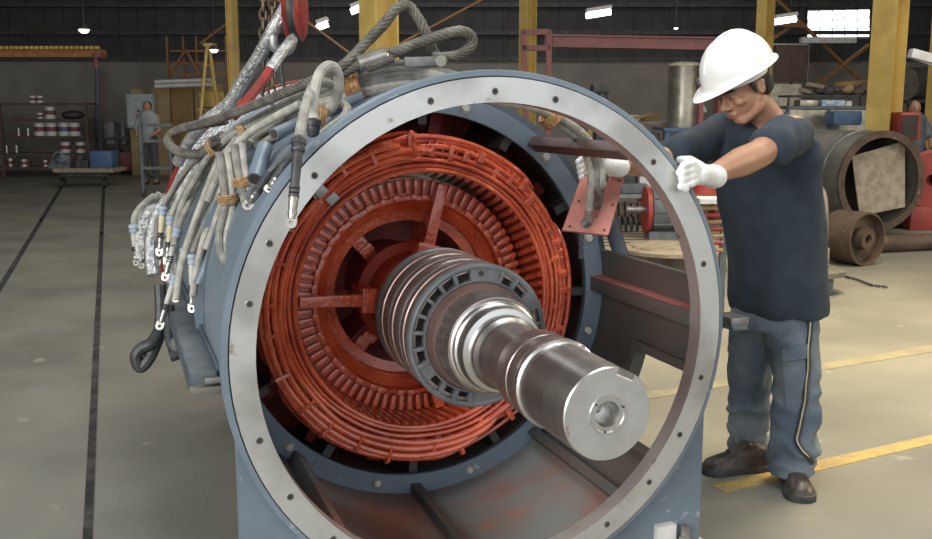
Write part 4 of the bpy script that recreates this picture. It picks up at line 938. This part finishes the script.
# flat cart with tools
cdst = 18.8
t = thing('flat_cart', 'low flat cart with pale worn deck parked before the shelving rack', 'cart', gnd(82, 182))
obj('deck', pb(53, 168.5, 113, 172.5, cdst, .75), M['timber'], t); obj('under_frame', pb(60, 173, 108, 176, cdst+.1, .5), M['dark'], t)
for x_ in (62, 105):
    for g_ in (0, .6): c_ = at(x_, 178, cdst+g_); c_.z = .075; obj('wheel', MB().cyl(c_-E1*.03, c_+E1*.03, .075, n=16), M['blk'], t)
mb = MB().ell(at(63, 160, cdst+.3), (.16, .14, .14)).cyl(at(52, 163, cdst+.3), at(72, 163, cdst+.3), .09).box(at(62, 166, cdst+.3), (.42, .3, .08), RB)
t = thing('pump_motor', 'grey-blue pump motor on the left half of the flat cart', 'motor', at(62, 168, cdst+.3)); obj('motor_casing', mb, M['grey'], t); obj('handle', MB().tube([at(58+5*math.cos(a), 158-6*math.sin(a), cdst+.2) for a in [i*PI/8 for i in range(9)]], .02, 6), M['steel'], t)
q_ = pb(90, 151, 111, 168, cdst+.1, .4); single('tool_box', q_, 'tarpb', 'dark blue crate on the right half of the flat cart', 'crate', bev=.02)
single('scrap_block', pb(76, 160, 88, 168, cdst+.2, .3).ell(at(80, 158, cdst+.3), (.1, .1, .1)), 'dark', 'dark metal block between motor and blue crate', 'block')
# dark bench right of the shelving
t = thing('low_bench', 'dark low bench with mesh guard standing against the back wall', 'bench', at(115, 172, 23)); obj('top', pb(100, 137, 134, 139, 22.6, .6), M['dark'], t)
for x_ in (101, 117, 133): obj('leg', pb(x_-.6, 122, x_+.6, 176, 22.6, .06), M['dark'], t)
obj('mesh_guard', pb(103, 123, 124, 144, 22.9, .03), M['steel'], t)
for (y0, lab) in ((158, 'left'), (158, 'right')): pass
single('crate', pb(100, 150, 116, 171, 22.6, .5), 'dark', 'left dark crate under the low bench', 'crate', bev=.02); single('crate', pb(118, 152, 134, 171, 22.6, .5), 'maroon', 'right reddish crate under the low bench', 'crate', bev=.02)
# upright sheets, grey cabinet, tubes
names = [('leftmost', 130, 139, 128, 167), ('second', 141, 152, 126, 167), ('third, stained', 153, 171, 88, 167), ('fourth', 172.5, 194, 86, 166), ('fifth', 196, 224, 84, 165)]
for i, (n_, x0, x1, y0, y1) in enumerate(names):
    a = at(x0, y0, 22.6); q = gb(x0, x1, 0, a.z, 130, 22.4+.05*i, .10)
    t = obj('insulation_board', q, M['wood' if i % 2 else 'card'], None, f'{n_} upright mustard-brown board of the row against the wall', 'board', bev=.01)
t = thing('control_cabinet', 'grey wall cabinet with red buttons above the boards', 'cabinet', at(140, 128, 22.2)); obj('body', pb(127.5, 94, 153, 128, 22.2, .25), M['ltgrey'], t, bev=.01)
obj('door', pb(129, 96, 142, 126, 22.17, .03), M['ltgrey'], t); obj('door', pb(143, 96, 152, 126, 22.17, .03), M['ltgrey'], t)
for y_ in (103, 110, 119): obj('button', pb(137, y_, 139.5, y_+2, 22.14, .03), M['hookred' if y_ > 104 else 'white'], t)
for i, n_ in enumerate(('upper', 'lower')): single('white_tube', MB().cyl(at(155, 82+i*4.4, 21.8-.05*i), at(213, 80+i*4.4, 21.8-.05*i), .045), 'white', f'{n_} of two long white tubes lying on the board tops', 'tube')
single('parts_box', pb(131, 89, 143, 94, 22.3, .2), 'card', 'small carton on top of the grey cabinet', 'box')
# step ladder
t = thing('step_ladder', 'tall yellow step ladder standing before the upright boards', 'ladder', at(208, 150, 20.5)); ap = at(208, 44, 20.5)
for x_, y_ in ((194, 120), (226, 108)):
    for g_ in (-.25, .25): b_ = at(x_, 170, 20.5+g_); b_.z = 0; obj('rail', MB().bar(at(207 if x_ < 208 else 209, 44, 20.5+g_*.4), b_, .05, .05), M['yellow'], t)
for i in range(8):
    z_ = .3+i*.3; f_ = z_/ap.z; b_ = at(194, 170, 20.5); b_.z = 0; c_ = b_.lerp(ap, f_); obj('tread', MB().box(c_, (.10, .5*(1-f_)+.12, .03), RB), M['yellow'], t)
obj('top_cap', pb(203, 43, 213, 46, 20.35, .3), M['yellow'], t)
single('yellow_crate', pb(200, 92, 224, 107, 21.0, .5), 'yellow', 'mustard crate high beside the step ladder', 'crate', bev=.02)
t = thing('crate_stand', 'rough timber stand under the mustard crate', 'stand', at(212, 165, 21.2)); 
for x_ in (202, 222): obj('post', gb(x_-1.5, x_+1.5, 0, at(0, 107, 21).z, 130, 21.2, .06), M['timber'], t)
obj('shelf_board', pb(200, 107, 224, 110, 21.1, .4), M['timber'], t)
# scaffold frame behind
t = thing('scaffold_frame', 'orange-brown lattice frame standing behind the step ladder', 'scaffold', at(190, 90, 23))
for x_ in (170, 186, 199, 228): obj('post', gb(x_-.8, x_+.8, 0, at(0, 36, 23).z, 112, 23, .06), M['orange'], t)
for y_ in (50, 62, 74): obj('beam', pb(170, y_, 229, y_+2, 22.95, .06), M['orange'], t)
for x0, y0, x1, y1 in ((170, 74, 186, 50), (186, 50, 200, 74), (200, 44, 229, 22)): obj('diagonal', MB().bar(at(x0, y0, 22.9), at(x1, y1, 22.9), .05, .05), M['orange'], t)
# rolling stand (left)
t = thing('roller_stand', 'grey tubular stand on castors in front of the distant worker', 'stand', gnd(146, 193))
for x_, g_ in ((142.5, 0), (143.5, .7), (171, .3)):
    c_ = at(x_, 180, 16.6+g_); obj('post', MB().cyl(Vector((c_.x, c_.y, .08)), Vector((c_.x, c_.y, at(0, 124 if x_ < 160 else 134, 16.6).z)), .03, n=10), M['grey'], t)
    obj('castor', MB().cyl(Vector((c_.x, c_.y, .05))-E1*.02, Vector((c_.x, c_.y, .05))+E1*.02, .05, n=12), M['blk'], t)
for y_, m_ in ((125, 'grey'), (141, 'grey'), (168, 'grey')): obj('rail', MB().bar(at(142, y_, 16.6), at(172, y_, 16.9), .05, .05), M[m_], t)
obj('rail', MB().bar(at(142, 168, 16.6), at(152, 176, 17.6), .05, .05), M['grey'], t)
# small person builder for the far workers
def far_worker(px, ytop, d, label, seated, shirt, trous, hgt, lean=0):
    base = at(px, 112, d); base.z = 0; zt = hgt; t = thing('person', label, 'person', base)
    P = lambda e, g, z: base+E1*e+G*g+UP*z
    s = zt/1.7
    hip = .50 if seated else .92*s
    b = MB(); sz = hip+.52*s
    b.ell(P(lean, -.02, zt-.12), (.078, .095, .115)); b.cap(P(lean*.8, 0, sz), P(lean, 0, zt-.17), .055, .05); b.cap(P(0, 0, hip), P(lean*.8, 0, sz-.08), .13, .15)
    b.cap(P(lean-.0, -.11, zt-.13), P(lean, -.118, zt-.14), .014, .012)
    for q in (-1, 1):
        sh = P(lean*.8+q*.18, 0, sz-.04); el = P(lean*.6+q*.23, -.06, sz-.32); wr = P(lean*.6+q*.15, -.24, sz-.42) if not seated else P(q*.10-.05, -.30, sz-.38)
        b.cap(sh, el, .05, .04); b.cap(el, wr, .04, .028); b.ell(wr+G*-.05, (.035, .055, .03))
        for f_ in range(4): b.cap(wr-G*.08+E1*(f_-1.5)*.018, wr-G*.14+E1*(f_-1.5)*.018-UP*.02, .009, .007, 6)
        b.cap(wr-G*.05+E1*-q*.03, wr-G*.09-E1*q*.045, .010, .008, 6)
        kn = P(q*.10, 0, hip*.52) if not seated else P(q*.12, -.42, .48); an = P(q*.11, .02, .08) if not seated else P(q*.13, -.40, .08)
        b.cap(P(q*.08, 0, hip), kn, .09, .06); b.cap(kn, an, .06, .04); b.cap(an, an-G*.14-UP*.03, .045, .04)
    obj('body', remesh(b, .014, 1), M['skin'], t, smooth=180)
    c = MB(); c.cap(P(0, 0, hip+.03), P(lean*.8, 0, sz-.07), .15, .17)
    for q in (-1, 1): c.cap(P(lean*.8+q*.13, 0, sz-.05), P(lean*.65+q*.22, -.05, sz-.26), .075, .06)
    obj('shirt', remesh(c, .018, 2), M[shirt], t, smooth=180); c = MB(); c.cap(P(-.04, 0, hip), P(.04, 0, hip), .14, .14)
    for q in (-1, 1):
        kn = P(q*.10, 0, hip*.52) if not seated else P(q*.12, -.42, .48); an = P(q*.11, .02, .11) if not seated else P(q*.13, -.40, .11)
        c.cap(P(q*.08, 0, hip), kn, .105, .08); c.cap(kn, an, .078, .065)
    obj('trousers', remesh(c, .018, 2), M[trous], t, smooth=180); obj('hair', MB().ell(P(lean, .015, zt-.085), (.086, .10, .088)).ell(P(lean, .05, zt-.15), (.07, .06, .06)), M['hair'], t)
    for q in (-1, 1):
        an = P(q*.11, .02, 0) if not seated else P(q*.13, -.40, 0); obj('shoe', MB().cap(an+UP*.045+G*.04, an-G*.17+UP*.035, .05, .04), M['blk'], t)
        obj('eye', MB().ell(P(lean+q*.03, -.108, zt-.115), (.012, .008, .007), nu=8, nv=6), M['iris'], t)
far_worker(147.5, 103, 19.6, 'distant worker in pale grey shirt standing by the grey cabinet', False, 'clothg', 'clothd', 1.66)
# ---- right-hand side
# maroon gantry beam with its end frame
t = thing('gantry_frame', 'maroon steel gantry beam with an end frame across the middle bay', 'gantry', at(540, 112, 13)); 
obj('beam', MB().bar(at(545, 41, 13), at(725, 44, 12.6), .14, .155), M['maroon'], t); obj('beam_flange', MB().bar(at(545, 35.5, 13), at(725, 38.5, 12.6), .22, .02), M['maroon'], t); obj('beam_flange', MB().bar(at(545, 46.5, 13), at(725, 49.5, 12.6), .22, .02), M['maroon'], t)
for x0, x1 in ((523, 531), (549, 549)):
    a = at(x0, 31, 12.9); b_ = at(x1, 112, 12.9); b_.z = 0; obj('leg', MB().bar(a, Vector((b_.x, b_.y, 0)), .07, .07), M['maroon'], t)
for y_ in (32, 48): obj('cross_member', MB().bar(at(522, y_, 12.9), at(550, y_, 12.9), .07, .07), M['maroon'], t)
a = at(722, 44, 12.6); obj('leg', MB().bar(a, Vector((a.x, a.y, 0)), .12, .12), M['maroon'], t); a = at(700, 55, 12.2); single('red_post', MB().bar(at(701, 85, 10), Vector((at(701, 85, 10).x, at(701, 85, 10).y, 0)), .05, .05), 'maroon', 'slim red post standing between tank and worker', 'post')
# foil-clad tank
tb = at(683, 120, 13.0); r_ = 16*13/F_PX; zt = at(683, 66, 13).z; zb = at(683, 128, 13).z
t = thing('tank', 'upright dented metal tank with yellowish domed top behind the worker', 'tank', Vector((tb.x, tb.y, zb)))
obj('shell', MB().lathe([(zb, .001), (zb, r_), (zb+.02, r_*1.02), (zb+.2, r_), (zt-.01, r_), (zt, r_*1.01)], (tb.x, tb.y, 0), ax=UP, n=36, closed=False), M['galv'], t)
obj('domed_top', MB().lathe([(zt, r_*1.01), (zt+.025, r_*.93), (zt+.05, r_*.6), (zt+.058, .001)], (tb.x, tb.y, 0), ax=UP, n=36, closed=False), M['tapey'], t)
obj('outlet_pipe', MB().tube([at(697, 64, 13), at(702, 66, 12.95), at(703, 84, 12.95), at(701, 112, 12.95)], .026, 8), M['galv'], t)
single('plastic_wrap', MB().tube(spline([at(699, 78, 12.8), at(703, 90, 12.8), at(700, 102, 12.8), at(705, 112, 12.8)], 4), .05, 7), 'silver', 'shiny crumpled plastic hanging on the tank side', 'wrap')
t = thing('tank_table', 'dark blue steel table carrying the metal tank', 'table', at(690, 128, 13.0)); obj('top', pb(664, 128, 722, 131, 12.7, .8), M['tarpb'], t)
for x_ in (667, 719):
    for g_ in (.05, .7): c_ = at(x_, 130, 12.7+g_); obj('leg', MB().box((c_.x, c_.y, zb/2-.02), (.06, .06, zb-.04), RB), M['tarpb'], t)
# timber rack and clutter behind the ring, upper right
t = thing('timber_rack', 'rough timber workbench frame seen through the top of the ring', 'bench', at(640, 180, 13.5))
obj('top', pb(588, 121, 668, 124, 13.5, .7), M['timber'], t); obj('lower_shelf', pb(590, 143, 668, 145, 13.5, .7), M['timber'], t)
for x_ in (590, 616, 642, 666): c_ = at(x_, 120, 13.5); zz = at(x_, 122, 13.5).z; obj('leg', MB().box((c_.x, c_.y, zz/2), (.06, .07, zz), RB), M['wood'], t)
single('plank', MB().bar(at(632, 118.0, 13.4), at(664, 112.5, 13.4), .10, .03), 'wood', 'pale plank lying slanted on the timber rack', 'plank')
for x0, y0, x1, y1, m_, lab, nm, ct in ((593, 84, 610, 93, 'dark', 'flat dark tray on the posts behind the ring top', 'metal_tray', 'tray'), (610, 112, 622, 121, 'grey', 'grey box on the timber rack, left of the gap', 'parts_box', 'box'), (626, 115, 640, 121, 'tapey', 'pale box on the timber rack under the slanted plank', 'parts_box', 'box'),
     (645, 113, 660, 121, 'card', 'carton on the timber rack beside the tank', 'parts_box', 'box'), (596, 132, 612, 143, 'blk', 'black bin on the lower shelf of the timber rack', 'bin', 'bin'), (618, 130, 634, 143, 'tarpb', 'blue bin on the lower shelf of the timber rack', 'bin', 'bin'), (642, 133, 660, 143, 'steel', 'steel casting on the lower shelf of the timber rack', 'casting', 'casting')):
    single(nm, pb(x0, y0, x1, y1, 13.6, .35), m_, lab, ct, bev=.012)
for x_, lab in ((599, 'left thin post behind the ring top'), (606, 'right thin post behind the ring top')): 
    c_ = at(x_, 90, 13.8); single('post', MB().box((c_.x, c_.y, 1.79/2), (.04, .04, 1.79), RB), 'dark', lab, 'post')
# machinery on the floor behind the ring right side
t = thing('surface_plate', 'large slotted cast-iron floor plate seen through the ring below the pink plate', 'plate', gnd(650, 232))
pl0 = [gnd(596, 238, .22), gnd(590, 214, .22), gnd(706, 210, .22), gnd(722, 240, .22), gnd(700, 268, .22)]
c0 = (pl0[0]+pl0[3])/2; obj('bed', MB().box((c0.x+.25, c0.y+.1, .11), (2.5, 1.6, .22), RB), M['timber'], t, bev=.01)
for i in range(7): obj('slot', MB().box((c0.x+.25, c0.y+.1, .2205), (2.46, .03, .004), RB).add([v+G*0 for v in []], []) if False else MB().box(Vector((c0.x+.25, c0.y+.1, .2215))+G*(-.66+i*.22), (2.46, .03, .004), RB), M['rust_shade'], t, smooth=0)
t = thing('round_plate', 'round flanged plate lying at the near corner of the slotted floor plate', 'plate', gnd(700, 262, .24)); c_ = gnd(672, 251, .225)
obj('disc', MB().lathe([(0, .001), (0, .46), (.03, .46), (.035, .45), (.035, .36), (.05, .35), (.05, .001)], c_, ax=UP, n=48, closed=False), M['timber'], t)
single('floor_drum_lid', MB().lathe([(0, .001), (0, .30), (.025, .30), (.03, .001)], gnd(635, 260, .012), ax=UP, n=40, closed=False), 'white', 'pale round lid lying on the floor inside the ring opening', 'lid')
mt = gnd(664, 238, .22); t = thing('electric_motor', 'grey finned motor with red flange behind the ring right edge', 'motor', mt)
a, b_ = mt+UP*.28-E1*.18, mt+UP*.28+E1*.30
obj('motor_body', MB().tube([a, a.lerp(b_, .08), a.lerp(b_, .92), b_], 1, 24, rv=[.16, .21, .21, .15]), M['grey'], t)
for k in range(10): ang = k*36*PI/180; u_ = G*math.cos(ang)+UP*math.sin(ang); obj('fin', MB().bar(a.lerp(b_, .1)+u_*.215, a.lerp(b_, .9)+u_*.215, .012, .03, up=u_), M['grey'], t)
obj('red_flange', MB().cyl(a-E1*.02, a+E1*.02, .23, n=28), M['machred'], t); obj('foot', MB().box(mt+UP*.04+E1*.05, (.45, .3, .08), RB), M['grey'], t)
obj('output_shaft', MB().cyl(a-E1*.20, a, .035), M['steel'], t)
mt = gnd(634, 226, .22); t = thing('gear_unit', 'brown ribbed coupling drum lying on the slotted plate', 'coupling', mt)
a = mt+UP*.14-E1*.25
for k in range(6): obj('rib_ring', MB().cyl(a+E1*.07*k, a+E1*(.07*k+.045), .13-.01*(k % 2), n=20), M['rust'], t)
obj('stub_shaft', MB().cyl(a-E1*.15, a+E1*.55, .06), M['rust'], t)
mt = gnd(612, 232, .22); t = thing('coil_spring', 'dark ribbed spring lying on the slotted floor plate', 'spring', mt)
obj('coil', MB().tube([mt+UP*(.09+.07*math.sin(i*.7))+G*.07*math.cos(i*.7)+E1*(-.25+i*.0065) for i in range(80)], .016, 6), M['dark'], t)
for x0, y0, x1, y1, d_, m_, lab, nm in ((612, 170, 636, 182, 12.6, 'dark', 'dark plate stack seen above the coupling drum', 'plate_stack'), (640, 172, 652, 186, 12.55, 'white', 'small white carton behind the forearm', 'carton'), (655, 174, 670, 190, 12.5, 'yellow', 'yellow can by the white carton', 'oil_can'), (622, 184, 648, 193, 12.4, 'grey', 'grey housing stacked behind the coupling drum', 'housing')):
    a = at(x0, y1, d_); q = gb(x0, x1, at(x0, 193, 12.5).z, at(x0, y0, d_).z, y0, d_, .35); single(nm, q, m_, lab, nm.split('_')[-1], bev=.02)
t = thing('parts_bench', 'low steel bench holding parts behind the slotted floor plate', 'bench', gnd(650, 215)); zz = at(640, 193, 12.5).z; obj('top', gb(604, 700, zz-.05, zz-.002, 193, 12.3, .8), M['steel'], t)
for x_ in (606, 650, 697): obj('leg', gb(x_-1.5, x_+1.5, 0, zz-.05, 193, 12.4, .6), M['dark'], t)
# drill press-like dark column by the worker
t = thing('machine_table', 'low white-topped machine stand with red and brass rods beside the worker', 'stand', gnd(705, 240)); obj('top', pb(700, 199, 726, 204, 6.2, .5), M['white'], t)
for i in range(7): a = at(712, 208+i*7, 6.3); obj('rod', MB().cyl(a-E1*.07, a+E1*.07, .014), M['machred' if i % 2 else 'twine'], t)
for x_ in (701, 725): 
    c_ = at(x_, 200, 6.4); zz = at(x_, 204, 6.2).z; obj('leg', MB().box((c_.x, c_.y, zz/2), (.04, .04, zz), RB), M['grey'], t)
single('red_canister', MB().lathe([(0, .001), (0, .09), (.02, .10), (.16, .10), (.19, .05), (.2, .001)], at(705, 199, 6.5), ax=UP, n=20, closed=False), 'machred', 'red canister on the white-topped stand by the near glove', 'canister')
# big open steel pipe
pc = Vector((0, 0, 0)); dP = 11.2
oc = at(882, 181, dP); R1 = 50*dP/F_PX; pax = (-E1*.26+G*.966).normalized(); pe = pax.cross(UP).normalized(); oc.z = max(R1+.01, oc.z)
t = thing('large_steel_pipe', 'large open steel pipe section lying on the floor behind the worker', 'pipe', Vector((oc.x, oc.y, 0)))
def plathe(prof, n=56, c=None, closed=True, ax=None): return MB().lathe(prof, c or oc, ax=ax or pax, e=pe, n=n, closed=closed)
obj('pipe_wall', plathe([(.04, R1*.93), (.04, R1*.985), (1.9, R1*.985), (1.9, R1*.93)]), M['pipe'], t)
obj('end_flange', plathe([(0, R1*.86), (0, R1), (.035, R1), (.035, R1*.86)]), M['rust'], t); obj('weld_band', plathe([(.33, R1*.98), (.345, R1*1.0), (.36, R1*.98)]), M['steel'], t); obj('inner_liner', plathe([(.5, .001), (.5, R1*.93), (.52, R1*.93), (.52, .001)]), M['rust_shade'], t)
for k in range(12): a_ = k*30; p = oc-pax*.002+(pe*math.cos(math.radians(a_))+pax.cross(pe)*math.sin(math.radians(a_)))*R1*.93; obj('flange_hole', MB().cyl(p, p+pax*.004, .011, n=10), M['rust_shade'], t)
bd = [at(x, y, d) for x, y, d in ((852, 156, 11.35), (905, 141, 11.45), (905, 207, 11.32), (860, 216, 11.22))]; nb = (bd[1]-bd[0]).cross(bd[3]-bd[0]).normalized()*.02
single('stone_sheet', MB().add(bd+[p+nb for p in bd], [(0, 1, 2, 3), (7, 6, 5, 4), (0, 4, 5, 1), (1, 5, 6, 2), (2, 6, 7, 3), (3, 7, 4, 0)]), 'timber', 'speckled tan sheet leaning inside the mouth of the large pipe', 'sheet')
# flanged wheel drum
wc = at(868, 235, 9.1); R2 = 27*9.1/F_PX; wc.z = R2+.003; wax = (-E1*.5+G*.866).normalized(); we = wax.cross(UP).normalized()
t = thing('flanged_wheel', 'rusty cast drum wheel with a hub standing in front of the large pipe', 'wheel', Vector((wc.x, wc.y, 0)))
def wl(prof): return MB().lathe(prof, wc, ax=wax, e=we, n=48)
obj('rim', wl([(0, R2*.93), (0, R2), (.34, R2), (.34, R2*.93)]), M['rust'], t); obj('web', wl([(.10, .04), (.10, R2*.93), (.12, R2*.93), (.12, .04)]), M['rust'], t); obj('hub', wl([(-.01, .045), (-.01, .10), (.1, .105), (.1, .045)]), M['rust'], t); obj('bore', wl([(.05, .001), (.05, .046), (.055, .046), (.055, .001)]), M['rust_shade'], t)
a, b_ = gnd(878, 244, .09), gnd(965, 240, .09); single('roller_bar', MB().cyl(a+UP*0, b_, .088, n=20), 'rust', 'long rusty round bar on the floor right of the drum wheel', 'bar')
# chain on the floor
t = thing('floor_chain', 'short dark chain lying on the floor below the drum wheel', 'chain', gnd(865, 282))
pp = [gnd(x, y, .014) for x, y in ((840, 274), (848, 277), (856, 279), (864, 282), (872, 285), (880, 286), (888, 287))]; pth = resample(spline(pp, 6), .028)
for i, p in enumerate(pth[:-1]):
    d_ = (pth[i+1]-p).normalized(); s_ = (d_.cross(UP) if i % 2 else (d_.cross(UP)*.3+UP*.4)).normalized()
    obj('link', MB().tube([p+d_*math.cos(2*PI*j/8)*.02+s_*math.sin(2*PI*j/8)*.011 for j in range(8)], .0045, 5, closed=True), M['dark'], t)
# round pedestal base at the worker's back
pc = gnd(812, 292); t = thing('round_pedestal', 'low round grey pedestal with a nut-topped stud beside the worker', 'pedestal', pc)
obj('drum', MB().lathe([(0, .001), (0, .16), (.15, .16), (.15, .001)], pc, ax=UP, n=36, closed=False), M['grey'], t); obj('table_disc', MB().lathe([(.15, .001), (.15, .245), (.19, .25), (.195, .24), (.195, .001)], pc, ax=UP, n=44, closed=False), M['pipe'], t)
obj('stud', MB().lathe([(.195, .03), (.23, .03), (.24, .02), (.27, .018), (.27, .001)], pc+E1*.10, ax=UP, n=12, closed=False), M['lug'], t)
t = thing('hose_reel', 'pale corrugated hose standing on the round pedestal behind the worker', 'hose', at(822, 215, 6.6))
obj('hose', MB().tube(spline([at(817, 186, 7.7), at(822, 195, 7.7), at(824, 212, 7.68), at(824, 232, 7.68), at(821, 252, 7.68), at(815, 266, 7.66)], 6), .036, 10), M['pipe'], t)
# red machine right edge
t = thing('red_machine', 'red painted machine with a dark round opening at the right edge', 'machine', gnd(930, 235)); mc = at(934, 178, 11.9)
obj('casing', MB().lathe([(0, .10), (0, .42), (.05, .47), (.9, .47), (.9, .10)], Vector((mc.x, mc.y, .62)), ax=(G*.8-E1*-.6).normalized(), e=E1, n=40), M['machred'], t)
obj('casing_base', gb(912, 965, 0, .30, 200, 11.9, .8), M['machred'], t, bev=.02); obj('upper_guard', pb(899, 112, 922, 140, 12.2, .35), M['machred'], t, bev=.03); obj('guard_opening', pb(901, 115, 919, 138, 12.18, .03), M['rust_shade'], t)
far_worker(917, 94, 14.0, 'distant worker in grey-blue shirt standing beyond the big pipe at right', False, 'grey', 'clothd', 1.62, -.05)
# bench with blue boxes, scrap, boards in the far right bay
t = thing('long_bench', 'long grey workbench cluttered with scrap under the hanging board', 'bench', at(825, 150, 15.5)); obj('top', pb(788, 106, 876, 109, 15.5, .8), M['grey'], t); obj('front_panel', gb(790, 874, .2, at(800, 110, 15.5).z, 112, 15.55, .05), M['galv'], t)
for x_ in (789, 830, 875): obj('leg', gb(x_-1, x_+1, 0, at(800, 109, 15.5).z, 112, 15.5, .1), M['grey'], t)
t = thing('upper_rack', 'dark shelf rack standing on the long bench', 'rack', at(820, 106, 15.6)); obj('shelf', pb(788, 95, 862, 97, 15.6, .5), M['dark'], t)
for x_ in (789, 861): obj('upright', pb(x_-1, 96, x_+1, 107, 15.6, .05), M['dark'], t)
single('blue_bin', pb(822, 100, 846, 107, 15.5, .3), 'tarpl', 'light blue plastic bin inside the dark rack', 'bin', bev=.02); single('blue_tarp_box', pb(833, 111, 863, 125, 14.9, .4), 'tarpb', 'mid-blue box in front of the long bench', 'box', bev=.03)
single('white_sheets', pb(846, 101, 852, 107, 15.5, .3), 'white', 'white packet right of the light blue bin', 'packet'); single('grey_carton', pb(800, 100, 819, 107, 15.5, .3), 'galv', 'grey carton left of the light blue bin', 'carton', bev=.01)
for i, (x0, y0, x1, y1, m_) in enumerate(((808, 84, 845, 92, 'timber'), (815, 90, 860, 95, 'dark'), (800, 90, 822, 95, 'timber'), (838, 84, 868, 82, 'wood'))):
    single('scrap_bar', MB().bar(at(x0, y0, 15.6), at(x1, y1, 15.9), .09, .06), m_, ['pale bar sloping down over the dark rack', 'dark bar lying along the rack top', 'short pale bar at the rack left end', 'thin wooden bar at the top right of the rack'][i], 'bar')
for i, (x, y, r, m_) in enumerate(((828, 91, .12, 'dark'), (848, 89, .10, 'card'), (858, 92, .11, 'rust'), (866, 88, .13, 'rust'))):
    single('scrap_part', MB().ell(at(x, y, 15.7), (r, r, r*.8), nu=9, nv=6), m_, ['dark lump of scrap on the rack top', 'cardboard-coloured lump on the rack top', 'rusty lump next to the cardboard-coloured one', 'largest rusty lump at the right end of the rack top'][i], 'scrap')
t = thing('hanging_board', 'brown notice board hanging behind the hard hat', 'board', at(790, 82, 21)); obj('panel', pb(774, 44.5, 808, 82, 21, .05), M['shelf'], t); obj('frame', pb(773, 43.5, 809, 45, 20.98, .08), M['steel'], t); obj('frame', pb(807.5, 44, 809, 83, 20.98, .08), M['steel'], t); obj('mounting_pole', gb(789, 791, 0, at(0, 82, 21.1).z, 112, 21.1, .05), M['dark'], t)
single('sheet_metal', gb(770, 800, .0, at(0, 84, 20.5).z, 112, 20.5, .1), 'galv', 'galvanised sheets standing behind the hard hat', 'sheet')
single('storage_tank', MB().cyl(at(905, 84, 18.0), at(945, 82, 18.5), .30, n=24), 'pipe', 'grey horizontal drum behind the worker at the right edge', 'drum')
t = thing('drum_rack', 'dark rack holding the grey drum behind the worker at the right edge', 'rack', at(920, 100, 18)); obj('shelf', pb(897, 100, 948, 103, 17.7, 1.2), M['dark'], t)
for x_ in (899, 943): obj('leg', gb(x_-1, x_+1, 0, at(0, 102, 17.7).z, 112, 17.7, 1.2), M['dark'], t)
